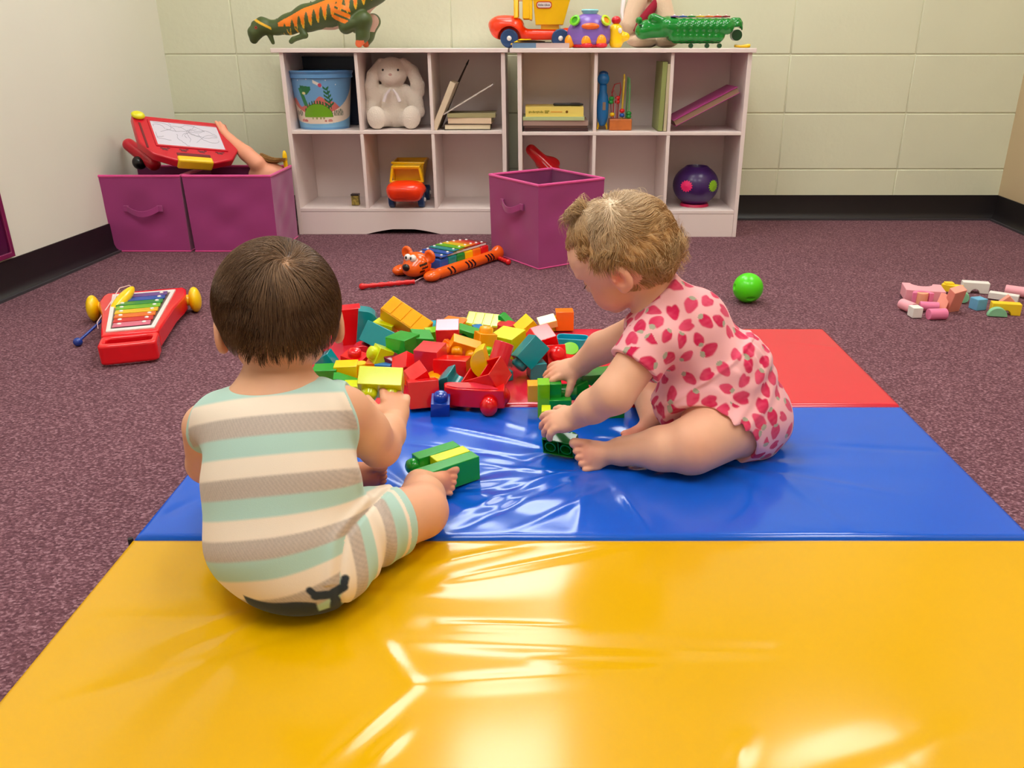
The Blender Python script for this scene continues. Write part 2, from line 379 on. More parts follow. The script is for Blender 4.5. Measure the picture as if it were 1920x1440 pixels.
# ================================================================== SMOOTH BODIES
# implicit surface: prims joined with a smooth minimum, meshed with surface nets
class SDF:
    def __init__(s): s.p = []
    def cap(s, a, b, ra, rb, k=0.012, sub=False):
        s.p.append(('c', np.array(a, float), np.array(b, float), ra, rb, k, sub)); return s
    def ell(s, c, r, rot=None, k=0.015, sub=False):
        M = np.eye(3) if rot is None else np.array(rot.to_matrix() if hasattr(rot, 'to_matrix') else rot, float)
        s.p.append(('e', np.array(c, float), np.array(r, float), M, None, k, sub)); return s
    def chain(s, pts, rs, k=0.012):
        for i in range(len(pts) - 1): s.cap(pts[i], pts[i + 1], rs[i], rs[i + 1], k)
        return s
    def xform(s, M, sc):
        """move every prim by 4x4 M with uniform scale sc"""
        out = []; Rm = np.array(M.to_3x3().normalized(), float)
        def tp(p): return np.array(M @ Vector(p), float)
        for q in s.p:
            if q[0] == 'c': out.append(('c', tp(q[1]), tp(q[2]), q[3] * sc, q[4] * sc, q[5] * sc, q[6]))
            else: out.append(('e', tp(q[1]), q[2] * sc, Rm @ q[3], None, q[5] * sc, q[6]))
        s.p = out; return s
    def join(s, o): s.p += o.p; return s
    @staticmethod
    def dist(q, P):
        if q[0] == 'c':
            a, b, ra, rb = q[1:5]; ab = b - a; L = max((ab * ab).sum(), 1e-12)
            d = P - a.astype(np.float32); t = np.clip((d @ ab.astype(np.float32)) / np.float32(L), 0, 1)
            d = d - t[..., None] * ab.astype(np.float32)
            return np.sqrt((d * d).sum(-1)) - (ra + (rb - ra) * t)
        c, r, M = q[1:4]
        d = (P - c.astype(np.float32)) @ M.astype(np.float32)
        k0 = np.sqrt(((d / r.astype(np.float32)) ** 2).sum(-1)); k1 = np.sqrt(((d / (r * r).astype(np.float32)) ** 2).sum(-1))
        return k0 * (k0 - 1) / np.maximum(k1, 1e-6)
    def bounds(s):
        lo = np.full(3, 1e9); hi = -lo
        for q in s.p:
            if q[6]: continue
            if q[0] == 'c':
                r = max(q[3], q[4]); lo = np.minimum(lo, np.minimum(q[1], q[2]) - r); hi = np.maximum(hi, np.maximum(q[1], q[2]) + r)
            else:
                r = q[2].max(); lo = np.minimum(lo, q[1] - r); hi = np.maximum(hi, q[1] + r)
        return lo, hi
    def at(s, P, infl=0.0):
        d = np.full(P.shape[:-1], 1.0, np.float32)
        for q in s.p: d = comb(d, SDF.dist(q, P), q[5], q[6])
        return d - infl
    def field(s, h, pad=0.012, post=None, infl=0.0):
        lo, hi = s.bounds(); lo = lo - pad - infl; hi = hi + pad + infl
        n = np.ceil((hi - lo) / h).astype(int) + 1
        ax = [(lo[i] + h * np.arange(n[i])).astype(np.float32) for i in range(3)]
        D = np.full(tuple(n), 0.06, np.float32)
        for q in s.p:
            if q[0] == 'c': r = max(q[3], q[4]); l = np.minimum(q[1], q[2]) - r; u = np.maximum(q[1], q[2]) + r
            else: r = q[2].max(); l = q[1] - r; u = q[1] + r
            mg = q[5] + 0.006 + infl
            i0 = np.clip(((l - mg - lo) / h).astype(int), 0, n - 1); i1 = np.clip(((u + mg - lo) / h).astype(int) + 2, 1, n)
            if (i1 <= i0).any(): continue
            sl = tuple(slice(a, b) for a, b in zip(i0, i1))
            P = np.stack(np.meshgrid(ax[0][sl[0]], ax[1][sl[1]], ax[2][sl[2]], indexing='ij'), -1)
            D[sl] = comb(D[sl], SDF.dist(q, P), q[5], q[6])
        D -= infl
        if post is not None:
            for i in range(0, n[0], 24):
                P = np.stack(np.meshgrid(ax[0][i:i + 24], ax[1], ax[2], indexing='ij'), -1)
                D[i:i + 24] = post(D[i:i + 24], P)
        return D, lo, h
def comb(d, e, k, sub=False):
    if sub: e = -e; return -comb(-d, -e, k)
    if k <= 0: return np.minimum(d, e)
    hh = np.maximum(k - np.abs(d - e), 0) / k
    return np.minimum(d, e) - hh * hh * k * 0.25
def smax(a, b, k=0.003):
    hh = np.maximum(k - np.abs(a - b), 0) / k
    return np.maximum(a, b) + hh * hh * k * 0.25
def nets(D, lo, h):
    """naive surface nets -> verts (n,3), quads (m,4)"""
    S = D < 0; n = D.shape
    nb = tuple(x - 1 for x in n)
    cnt = np.zeros(nb, np.int8); 
    for a in (0, 1):
        for b in (0, 1):
            for c in (0, 1): cnt += S[a:a + nb[0], b:b + nb[1], c:c + nb[2]]
    act = np.argwhere((cnt > 0) & (cnt < 8)); del cnt
    idx = -np.ones(nb, np.int32); idx[act[:, 0], act[:, 1], act[:, 2]] = np.arange(len(act))
    acc = np.zeros((len(act), 3)); num = np.zeros(len(act))
    corners = [(a, b, c) for a in (0, 1) for b in (0, 1) for c in (0, 1)]
    val = {c: D[act[:, 0] + c[0], act[:, 1] + c[1], act[:, 2] + c[2]].astype(float) for c in corners}
    for c in corners:
        for ax in range(3):
            if c[ax]: continue
            e = list(c); e[ax] = 1; e = tuple(e)
            v0, v1 = val[c], val[e]; m = (v0 < 0) != (v1 < 0)
            t = np.where(m, v0 / np.where(m, v0 - v1, 1), 0)
            p = np.array(c, float)[None, :].repeat(len(act), 0); p[:, ax] += t
            acc[m] += p[m]; num[m] += 1
    V = (act + acc / num[:, None]) * h + lo
    F = []
    for ax in range(3):
        u, v = (ax + 1) % 3, (ax + 2) % 3
        s0 = [slice(None)] * 3; s1 = [slice(None)] * 3; s0[ax] = slice(0, -1); s1[ax] = slice(1, None)
        A = S[tuple(s0)]; B = S[tuple(s1)]
        e = np.argwhere(A != B); e = e[(e[:, u] > 0) & (e[:, v] > 0) & (e[:, u] < n[u] - 1) & (e[:, v] < n[v] - 1)]
        ins = A[e[:, 0], e[:, 1], e[:, 2]]
        def I(du, dv):
            q = e.copy(); q[:, u] -= du; q[:, v] -= dv; return idx[q[:, 0], q[:, 1], q[:, 2]]
        q = np.stack([I(1, 1), I(0, 1), I(0, 0), I(1, 0)], 1)
        q[~ins] = q[~ins][:, ::-1]; F.append(q)
    F = np.concatenate(F); F = F[(F >= 0).all(1)]
    return V, F
def npmesh(name, V, F, mat, parent=None, col=None, smooth_it=0):
    me = bpy.data.meshes.new(name)
    me.vertices.add(len(V)); me.vertices.foreach_set('co', np.asarray(V, np.float32).ravel())
    k = F.shape[1]
    me.loops.add(F.size); me.loops.foreach_set('vertex_index', F.astype(np.int32).ravel())
    me.polygons.add(len(F)); me.polygons.foreach_set('loop_start', np.arange(0, F.size, k, dtype=np.int32))
    me.update(calc_edges=True); me.validate()
    me.shade_smooth(); me.materials.append(mat)
    if col is not None:
        a = me.color_attributes.new('Col', 'FLOAT_COLOR', 'POINT')
        c = np.ones((len(V), 4), np.float32); c[:, :3] = col; a.data.foreach_set('color', c.ravel())
    o = bpy.data.objects.new(name, me); COL.objects.link(o)
    if parent is not None: o.parent = parent
    return o
def relax(V, F, it=2, lam=0.5):
    V = V.copy()
    e = np.concatenate([F[:, [0, 1]], F[:, [1, 2]], F[:, [2, 3]], F[:, [3, 0]]])
    for _ in range(it):
        s = np.zeros_like(V); c = np.zeros(len(V))
        for (a, b) in ((0, 1), (1, 0)):
            np.add.at(s, e[:, a], V[e[:, b]]); np.add.at(c, e[:, a], 1)
        V += lam * (s / np.maximum(c, 1)[:, None] - V)
    return V
def vnormals(V, F):
    fn = np.cross(V[F[:, 2]] - V[F[:, 0]], V[F[:, 3]] - V[F[:, 1]]); n = np.zeros_like(V)
    for i in range(4): np.add.at(n, F[:, i], fn)
    return n / np.maximum(np.linalg.norm(n, axis=1), 1e-12)[:, None]
def sn(P, f, seed=0):
    """cheap smooth noise from sines, -1..1"""
    rs = np.random.RandomState(seed); o = np.zeros(P.shape[:-1])
    for i in range(6):
        d = rs.randn(3); d /= np.linalg.norm(d); o += np.sin((P @ d) * f * (0.7 + 0.6 * rs.rand()) * 6.28 + rs.rand() * 6.28)
    return o / 3.0
def sfield(P, f, seed):
    return np.stack([sn(P, f, seed), sn(P, f, seed + 1), sn(P, f, seed + 2)], -1)
def lin3(c): return np.array(lin(c)[:3])

# ---- a small child's head, facing +X, up +Z, origin at the middle of the skull
def head_sdf():
    s = SDF()
    s.ell((-.006, 0, .008), (.088, .072, .076), k=.0)
    s.ell((-.030, 0, -.012), (.062, .066, .062), k=.02)
    s.ell((.036, 0, .012), (.050, .058, .052), k=.02)
    s.ell((.030, 0, -.044), (.050, .052, .046), k=.02)
    for y in (-1, 1):
        s.ell((.042, y * .030, -.058), (.030, .027, .028), k=.015)
        s.ell((.070, y * .026, -.016), (.010, .014, .009), k=.012, sub=True)
        s.ell((.0625, y * .027, -.018), (.013, .014, .011), k=.003)
        s.ell((.070, y * .028, -.001), (.010, .018, .006), k=.008)
    s.ell((.058, 0, -.086), (.017, .018, .014), k=.018)
    s.cap((.073, 0, -.014), (.085, 0, -.036), .006, .0085, k=.010)
    s.ell((.082, -.008, -.038), (.007, .0055, .006), k=.005); s.ell((.082, .008, -.038), (.007, .0055, .006), k=.005)
    s.cap((.075, -.010, -.0585), (.075, .010, -.0585), .0045, .0045, k=.005)
    s.cap((.073, -.008, -.066), (.073, .008, -.066), .005, .005, k=.005)
    s.cap((.078, -.012, -.062), (.078, .012, -.062), .0012, .0012, k=.003, sub=True)
    for y in (-1, 1):                        # ears: rim, bowl, lobe
        q = Euler((0, R(12), R(-4 * y))).to_matrix()
        s.ell((-.009, y * .0755, -.026), (.0185, .0075, .0255), rot=q, k=.004)
        s.ell((-.0068, y * .0868, -.0245), (.0122, .0098, .0175), rot=q, k=.002, sub=True); s.ell((.0015, y * .079, -.026), (.0035, .0035, .005), k=.002)
        s.ell((-.003, y * .073, -.046), (.008, .006, .008), k=.006)
        s.ell((.003, y * .074, -.028), (.004, .004, .006), k=.003)
    return s
def frame(origin, fwd, up, sc=1.0):
    f = Vector(fwd).normalized(); u = Vector(up); u = (u - f * u.dot(f)).normalized(); l = u.cross(f)
    M = Matrix(((f.x, l.x, u.x, origin[0]), (f.y, l.y, u.y, origin[1]), (f.z, l.z, u.z, origin[2]), (0, 0, 0, 1)))
    return M @ Matrix.Diagonal((sc, sc, sc, 1)), sc
# ---- a hand: wrist at origin, fingers along +X, palm facing -Z, thumb on side sg*Y
def hand_sdf(sg=1, curl=(.5, .5, .5, .5), thumb=(.5, .3), spread=0.12):
    s = SDF()
    s.ell((.018, 0, 0), (.026, .021, .0115), k=.0)
    s.ell((.014, sg * .012, -.004), (.016, .011, .010), k=.008)
    s.ell((.016, -sg * .010, -.003), (.018, .011, .010), k=.008)
    s.cap((-.012, 0, 0), (.004, 0, 0), .0150, .0145, k=.012)
    L = (.027, .031, .029, .022)
    for i in range(4):
        y = sg * (.0165 - i * .0108); a = sg * spread * (1.5 - i) ; p = Vector((.035 - abs(1.2 - i) * .0018, y, .001)); c = curl[i]
        seg = (L[i] * .45, L[i] * .32, L[i] * .27); rr = (.0066, .0060, .0056, .0050); ang = c * .7
        for j in range(3):
            d = Vector((math.cos(a) * math.cos(ang), math.sin(a) * math.cos(ang), -math.sin(ang))); q = p + d * seg[j]
            s.cap(p, q, rr[j], rr[j + 1], k=.0035 if j == 0 else .0015); p = q; ang += c * (.9 if j == 0 else .7)
    p = Vector((.008, sg * .015, -.004)); aa = thumb[0]; dn = thumb[1]
    for j, (l, r0, r1) in enumerate(((.014, .0088, .0075), (.013, .0073, .0066), (.010, .0066, .0056))):
        d = Vector((math.cos(aa) * math.cos(dn), sg * math.sin(aa) * math.cos(dn), -math.sin(dn))); q = p + d * l
        s.cap(p, q, r0, r1, k=.006 if j == 0 else .0015); p = q; aa -= .18; dn += .12
    return s
# ---- a foot: ankle at origin, toes along +X, sole facing -Z, big toe on side sg*Y
def foot_sdf(sg=1):
    s = SDF()
    s.ell((-.010, 0, -.014), (.017, .0155, .015), k=.0)
    s.cap((-.004, 0, -.006), (.034, sg * .003, -.012), .0175, .0145, k=.014)
    s.ell((.036, 0, -.016), (.021, .0225, .0115), k=.012)
    for i in range(5):
        y = sg * (.0205, .0080, -.0020, -.0117, -.0208)[i]; x = .0625 - i * i * .0007; r = (.0084, .0052, .0051, .0049, .0047)[i]
        s.cap((x - .020, y * .86, -.0150), (x - .003, y, -.0140), r * .90, r * .86, k=.0025); s.ell((x + .001, y, -.0155), (r * 1.10, r, r * .98), k=.0008)
    return s
# ================================================================== THE CHILDREN
m_skin = pm('toddler_skin', (240, 190, 155), 0.5, 0.35, attr='Col', var=(60, 0.015), sss=0.12)
m_cloth = pm('cotton_jersey', (230, 220, 200), 0.9, 0.15, attr='Col', bump=(900, 0.25, 0.0008), sheen=0.15)
m_eye = pm('eye_white', (240, 236, 230), 0.1); m_iris = pm('iris_brown', (60, 38, 22), 0.1)
m_lash = pm('eyelashes', (70, 48, 36), 0.7)
HB = 0.0021
def skin_col(P, base, warm, spots):
    c = np.tile(lin3(base), (len(P), 1)); wv = lin3(warm)
    for (p, r, a) in spots:
        d = np.linalg.norm(P - np.array(p), axis=1); wgt = (np.exp(-(d / r) ** 2) * a)[:, None]; c = c * (1 - wgt) + wv * wgt
    return c
def toworld(M, p): return tuple(M @ Vector(p))
def face_parts(root, M, sc, lids):
    for y in (-1, 1):
        o = MB().ell((0.0665, y * .027, -.018), .0092, n=16, m=10).build('eye', m_eye, root); o.matrix_world = M
        MB().ell((.0725, y * .0275, -.0195), .0046, n=14, m=8).build('iris', m_iris, o)
        l = MB()
        for k in range(11):
            a = -1 + 2 * k / 10.0; b = Vector((.0745 - .004 * a * a, y * (.0275 + a * .0105), -.0215 - .001 * (1 - a * a)))
            l.tube([b, b + Vector((.004, y * a * .002, -.0032)), b + Vector((.0075, y * a * .003, -.0038))], [.0005, .0004, .0001], n=4)
        l.build('eyelashes', m_lash, root).matrix_world = M
def strands(name, mat, parent, curves, r0, seg_r=None, cols=None):
    """many tapered three-sided hairs in one mesh; curves: (n,k,3)"""
    C = np.asarray(curves); n, k, _ = C.shape
    T = np.gradient(C, axis=1); T /= np.maximum(np.linalg.norm(T, axis=2), 1e-9)[..., None]
    up = np.array([.3, .2, .93]); U = np.cross(T, up); U /= np.maximum(np.linalg.norm(U, axis=2), 1e-6)[..., None]; W = np.cross(T, U)
    rad = np.asarray(r0).reshape(-1, 1) * np.clip(1.15 - np.linspace(0, 1, k) ** 2, 0.12, 1)[None]
    V = np.zeros((n, k, 3, 3))
    for j in range(3):
        a = 2 * math.pi * j / 3; V[:, :, j] = C + (U * math.cos(a) + W * math.sin(a)) * rad[:, :, None]
    ids = np.arange(n * k * 3).reshape(n, k, 3); F = []
    for j in range(3):
        F.append(np.stack([ids[:, :-1, j], ids[:, :-1, (j + 1) % 3], ids[:, 1:, (j + 1) % 3], ids[:, 1:, j]], -1).reshape(-1, 4))
    col = None
    if cols is not None: col = np.repeat(cols, k * 3, axis=0)
    return npmesh(name, V.reshape(-1, 3), np.concatenate(F), mat, parent, col)

# ------------------------------------------------------------------ the boy (back to the camera)
boy = thing('person', 'toddler with short brown hair, back turned, in striped romper, holding a lime block', 'person', (-0.335, 0.94, MZ))
BM = Matrix.Translation((0.335, -0.94, -MZ))
P_ = lambda x, y, z: np.array((x, y, z), float)
def W_(px, py, y): return np.array(aty(px, py, y), float)
b_pel = [(P_(-.338, .935, .112), P_(.104, .086, .082)), (P_(-.346, .965, .180), P_(.101, .079, .085)), (P_(-.352, .995, .245), P_(.092, .066, .062))]
b_sh = (W_(418, 788, 1.02), W_(612, 768, 1.02))
torso = SDF()
for c, r in b_pel: torso.ell(c, r, k=.03)
torso.cap(b_sh[0], b_sh[1], .036, .036, k=.03)
torso.ell(P_(-.310, .925, .088), P_(.075, .068, .058), k=.02)
b_neck0 = W_(518, 725, 1.025); b_head = W_(521, 578, 1.075)
b_hipR = P_(-.275, .955, .098); b_knR = P_(-.178, 1.055, .080); b_anR = P_(-.196, 1.160, .066)
b_hipL = P_(-.395, .975, .10); b_knL = P_(-.475, 1.125, .085); b_anL = P_(-.340, 1.20, .072)
b_shR = W_(648, 772, 1.045); b_elR = W_(712, 838, 1.10); b_wrR = W_(738, 792, 1.17)
b_shL = W_(392, 800, 1.045); b_elL = W_(390, 868, 1.10); b_wrL = P_(-.37, 1.20, .16)
def thighR(s, infl=0): s.cap(b_hipR, b_knR, .056 + infl, .040 + infl, k=.02)
def thighL(s, infl=0): s.cap(b_hipL, b_knL, .056 + infl, .040 + infl, k=.02)
body = SDF().join(torso)
thighR(body); thighL(body)
body.cap(b_knR, (b_knR + b_anR) / 2 + P_(0.004, 0, .0), .038, .034, k=.012); body.cap((b_knR + b_anR) / 2 + P_(0.004, 0, 0), b_anR, .034, .0235, k=.012)
body.cap(b_knL, (b_knL + b_anL) / 2, .038, .034, k=.012); body.cap((b_knL + b_anL) / 2, b_anL, .034, .0235, k=.012)
FR = (frame(b_anR + P_(.004, .004, .004), (0.86, .30, -.12), (.25, -.72, .62), .95)); body.join(foot_sdf(1).xform(*FR))
FL = (frame(b_anL + P_(.008, .0, .0), (0.85, -.05, .10), (.1, .78, .40), 1.25)); body.join(foot_sdf(-1).xform(*FL))
# arms
body.cap(b_shR, (b_shR + b_elR) / 2 + P_(.003, -.003, -.002), .036, .034, k=.02); body.cap((b_shR + b_elR) / 2 + P_(.003, -.003, -.002), b_elR, .034, .0305, k=.012)
body.cap(b_elR, (b_elR * .45 + b_wrR * .55), .0305, .027, k=.008); body.cap((b_elR * .45 + b_wrR * .55), b_wrR, .027, .0185, k=.010)
body.cap(b_shL, b_elL, .036, .030, k=.02); body.cap(b_elL, b_wrL, .030, .018, k=.010)
HR = frame(b_wrR + P_(0.0, .004, .000), (.0, .62, .70), (.28, -.80, .40), 1.05); body.join(hand_sdf(1, (.45, .60, .72, .78), (.95, -.12), .10).xform(*HR))
HL = frame(b_wrL, (.25, .9, -.15), (0, .1, 1), 1.08); body.join(hand_sdf(-1, (.4, .5, .6, .6), (.5, .3), .12).xform(*HL))
body.cap(b_neck0, b_head + P_(-.002, -.008, -.05), .046, .040, k=.035)
BH_ = frame(b_head, (-.34, .92, -.22), (-.05, .2, 1), 1.03)
body.join(head_sdf().xform(*BH_))
# crease where forearm meets upper arm, wrist fold
D, lo, h = body.field(HB)
V, F = nets(D, lo, h); V = relax(V, F, 2)
col = skin_col(V, (234, 176, 140), (226, 116, 92), [(toworld(BH_[0], (.04, .05, -.05)), .03, .5), (toworld(BH_[0], (-.006, -.075, -.03)), .02, .5), (toworld(BH_[0], (-.006, .075, -.03)), .02, .5),
    (b_knR, .04, .25), (toworld(FR[0], (.05, 0, -.015)), .03, .55), (toworld(FL[0], (.05, 0, -.015)), .035, .75), (toworld(HR[0], (.05, 0, 0)), .02, .3), (b_elR, .03, .2)])
off = np.array((0.335, -0.94, -MZ))
npmesh('body', V + off, F, m_skin, boy, col)
hm = Matrix.Translation(Vector(off)) @ BH_[0]
face_parts(boy, BM @ BH_[0], 1, 0)
# --- romper: body shape grown outwards, cut at neck, armholes and knees
rom = SDF().join(torso)
rom.cap(b_hipR, b_hipR * .18 + b_knR * .82, .060, .0455, k=.018); rom.cap(b_hipL, b_hipL * .2 + b_knL * .8, .060, .046, k=.018)
rom.cap(b_shR + P_(-.02, -.0, .0), b_shR + P_(.0, .0, -.002), .036, .034, k=.02); rom.cap(b_shL + P_(.02, 0, 0), b_shL, .036, .034, k=.02)
rom.ell((b_pel[0][0] + P_(.03, -.02, -.035)), P_(.078, .062, .040), k=.03)
nR = (b_knR - b_hipR) / np.linalg.norm(b_knR - b_hipR); nL = (b_knL - b_hipL) / np.linalg.norm(b_knL - b_hipL)
cutR = b_hipR * .32 + b_knR * .68; cutL = b_hipL * .25 + b_knL * .75
def armcut(P, sh, sx):
    c = sh + np.array((sx * .047, .0, -.004)); return SDF.dist(('c', c + np.array((0, 0, .03)), c + np.array((sx * .01, .01, -.05)), .0455, .050), P)
LB = W_(651, 1004, .905)
def legside(P):
    """positive on the thigh side of the fold between seat and thigh; second value: height above the fold's knee"""
    up = (P[..., 2] - LB[2]) * .883 + (P[..., 1] - LB[1]) * .469
    return P[..., 0] - (LB[0] + np.maximum(up, 0) * .64 + np.minimum(up, 0) * .08), up
NK = W_(516, 722, .975)
def neckd(P):
    n = np.array((-.10, .30, 1.0)); n /= np.linalg.norm(n); return (P - NK) @ n - 1.6 * (P[..., 0] - NK[0]) ** 2
def post(D, P):
    # folds
    P64 = P.astype(np.float32)
    fold = 0.0016 * np.sin((P64[..., 2] * 70 + P64[..., 0] * 45 + 2.2 * np.sin(P64[..., 0] * 30))) * np.exp(-((P64[..., 2] - .17) / .03) ** 2 - ((P64[..., 0] + .25) / .05) ** 2)
    dR = (P64 - b_hipR.astype(np.float32)); tR = dR @ nR.astype(np.float32)
    fold += 0.0022 * np.sin(tR * 190 + P64[..., 2] * 60) * np.exp(-((tR - .035) / .03) ** 2) * (P64[..., 0] > -.33)
    ls, up = legside(P64)
    fold = fold - 0.0034 * np.exp(-(ls / .0045) ** 2) * (up > -.10) * (up < .07) + .0022 * np.exp(-((ls + .009) / .007) ** 2) * (up > -.06) * (up < .06)
    D = D - fold
    D = smax(D, (P64 - cutR.astype(np.float32)) @ nR.astype(np.float32), .002)
    D = smax(D, (P64 - cutL.astype(np.float32)) @ nL.astype(np.float32), .002)
    for sh, sx in ((b_shR, 1), (b_shL, -1)): D = smax(D, -armcut(P64, sh, sx), .003)
    D = smax(D, neckd(P64), .003)
    D = np.maximum(D, -(P64[..., 2] - (MZ - .004)))
    return D
D, lo, h = rom.field(HB * .82, post=post, infl=.0048)
V, F = nets(D, lo, h); V = relax(V, F, 2)
mint, cream, grey, navy = lin3((184, 216, 204)), lin3((248, 230, 210)), lin3((196, 180, 168)), lin3((52, 60, 70))
SW = 0.0257
def stripe_col(s, P):
    """s = stripe coordinate in metres; order mint, cream, grey with soft knitted edges"""
    u = s / SW; k = np.floor(u).astype(int); f = u - k; e = np.clip((f - 1) / .07 + 1, 0, 1)[:, None]
    C3 = np.stack([mint, cream, grey])
    c = C3[k % 3] * (1 - e * .5) + C3[(k + 1) % 3] * e * .5
    e2 = np.clip(1 - f / .07, 0, 1)[:, None]; c = c * (1 - e2 * .5) + C3[(k - 1) % 3] * e2 * .5
    fl = (np.sin(P[:, 0] * 900 + np.sin(P[:, 2] * 700) * 3) * np.sin(P[:, 2] * 1700 + P[:, 0] * 300) * .5 + np.sin(P[:, 0] * 1300 + P[:, 2] * 1100) * .5)
    g = (k % 3 == 2)[:, None]
    return np.where(g, c * (1 + 0.12 * fl[:, None]), c)
def vdown(P): return -(P[..., 2] * .883 + P[..., 1] * .469)
xr = V[:, 0] + .345
low = np.clip((.20 - V[:, 2]) / .09, 0, 1)
v = vdown(V) + .10 * xr + low * 2.9 * np.clip(xr, 0, 1) ** 2 + low * .6 * np.clip(-xr - .03, 0, 1) ** 2
v0 = float(vdown(W_(515, 748, .955)) + .10 * (W_(515, 748, .955)[0] + .345))     # mint ends, cream begins
s = v - v0 + SW + .006
dR = (V - b_hipR) @ nR
ls, up = legside(V)
leg = (ls > 0) & (up < .075)
s = np.where(leg, dR * 1.25 + SW * 3.35, s)
dL = (V - b_hipL) @ nL; legL = (dL > .03) & (V[:, 1] > 1.0) & (V[:, 0] < -.36) & (V[:, 2] < .15)
s = np.where(legL, dL + .1, s)
s = s + SW * 30
col = stripe_col(s, V)
band = ((np.abs((V - cutR) @ nR) < .014) & leg) | ((np.abs((V - cutL) @ nL) < .014) & legL) | (np.abs(neckd(V)) < .0095)
for sh, sx in ((b_shR, 1), (b_shL, -1)): band |= armcut(V, sh, sx) < .0095
col = np.where(band[:, None], mint, col)
# a dark whale printed low on the seat, tail to the right
back = V[:, 1] < .95
w0 = W_(560, 1140, .865); bx = V[:, 0] - w0[0]; yy = -(vdown(V) - float(vdown(w0)))      # up is positive, metres on the cloth
def seg(ax, ay, bx_, by_, r):
    dx, dy = bx_ - ax, by_ - ay; t = np.clip(((bx - ax) * dx + (yy - ay) * dy) / (dx * dx + dy * dy), 0, 1)
    return np.hypot(bx - ax - t * dx, yy - ay - t * dy) - r
sd = np.maximum(np.maximum(-.064 - bx, bx - .030), (yy - (.014 - .0030 * np.sin((bx + .06) * 60) - .11 * (bx + .02))))
for q_ in ((.018, -.012, .046, -.003, .0062), (.046, -.003, .051, .012, .0050), (.051, .012, .049, .022, .0048), (.030, .0205, .048, .021, .0058), (.024, .028, .030, .0215, .0044), (.048, .021, .061, .029, .0060), (.061, .029, .0635, .040, .0050)):
    sd = np.minimum(sd, seg(*q_))
al = np.clip(.5 - sd / .0022, 0, 1)[:, None] * back[:, None]
col = col * (1 - al) + navy * al
rompo = npmesh('romper', V + off, F, m_cloth, boy, col)
rompo['label'] = 'romper striped in mint, cream and grey with a dark whale print'
# --- hair
m_hairb = pm('brown_hair', (84, 58, 38), 0.45, 0.4, attr='Col')
Hm = np.array(BH_[0]); Hs = 1.03
def hair_shell(n, seed, line, rbase, lift, length, k=8, swirl=None, flow=None, jitter=.25):
    rs = np.random.RandomState(seed); out = []; cols = []
    while len(out) < n:
        d = rs.randn(3); d /= np.linalg.norm(d)
        if not line(d): continue
        out.append(d)
    return np.array(out), rs
def skull_pt(d, ex=0.0):
    """point of the skull in head space along unit d (direction from skull centre)"""
    c = np.array((-.006, 0, .008)); r = np.array((.088, .0725, .0765))
    t = 1.0 / np.sqrt(((d / r) ** 2).sum(-1)); p = c + d * t[..., None]
    c2 = np.array((-.030, 0, -.012)); r2 = np.array((.062, .066, .062)); dd = p - c2
    # grow onto the second lobe at the back
    t2 = 1.0 / np.sqrt(((dd / r2) ** 2).sum(-1)); p = np.where((t2 > 1)[..., None], c2 + dd * t2[..., None], p)
    return p + d * ex
def bline(d):      # boy hairline: covers the crown, above ears and down to the nape
    x, y, z = d
    if x > .42 and z < .62: return False
    if z < -.30 and x > -.25: return False
    if abs(y) > .72 and z < -.16 and x > -.42: return False
    if z < -.30 and abs(y) > .66 + (z + .30) * .55: return False
    return z > -.64 + .05 * math.sin(y * 40)
ds, rs = hair_shell(14000, 5, bline, 0, 0, 0)
wh = np.array((-.80, -.16, .62)); wh /= np.linalg.norm(wh)       # whorl on the crown
K = 8; C = np.zeros((len(ds), K, 3)); 
for i in range(len(ds)):
    pass
cur = ds.copy(); 
tang = cur - wh * (cur @ wh)[:, None]; tang /= np.maximum(np.linalg.norm(tang, axis=1), 1e-6)[:, None]
rad = np.arccos(np.clip(cur @ wh, -1, 1))
L = (.016 + .026 * rs.rand(len(ds))) * np.where(cur[:, 2] < -.35, .30, 1.0)
for k in range(K):
    t = k / (K - 1.0)
    C[:, k] = skull_pt(cur, 0.0005) + cur * (0.0075 * np.sin(t * 2.0) + .0022)[..., None] * (1 if True else 0)
    # step away from the whorl, swirling a little, falling with gravity
    g = -wh[None, :] + cur * (cur @ wh)[:, None]; g /= np.maximum(np.linalg.norm(g, axis=1), 1e-6)[:, None]
    sw = np.cross(cur, g); dn = np.array((0, 0, -1.0)) - cur * (-cur[:, 2])[:, None]
    stp = g * 1.0 + sw * (.55 * np.exp(-rad * 1.6))[:, None] + dn * .55 + rs.randn(len(ds), 3) * .07 + sfield(cur, 1.6, 31) * .22
    stp /= np.maximum(np.linalg.norm(stp, axis=1), 1e-6)[:, None]
    cur = cur + stp * (L / (K - 1) / .078)[:, None]; cur /= np.linalg.norm(cur, axis=1)[:, None]
Cw = (np.concatenate([C.reshape(-1, 3), np.ones((C.size // 3, 1))], 1) @ Hm.T)[:, :3].reshape(C.shape) + off
hc = lin3((84, 58, 40)); hc2 = lin3((150, 116, 86))
mixv = (rs.rand(len(ds)) ** 2 * .55)[:, None]
mixv = np.clip(mixv + .75 * np.exp(-(np.arccos(np.clip(ds @ wh, -1, 1)) / .30) ** 2)[:, None], 0, 1)  # paler strands round the whorl, the crown's sheen put into their colour
hcols = hc * (1 - mixv) + hc2 * mixv
cap = SDF(); cap.ell((-.006, 0, .008), (.0915, .0755, .0795), k=0); cap.ell((-.030, 0, -.012), (.0640, .0680, .062), k=.02); cap.ell((-.045, 0, -.050), (.030, .040, .026), k=.02)
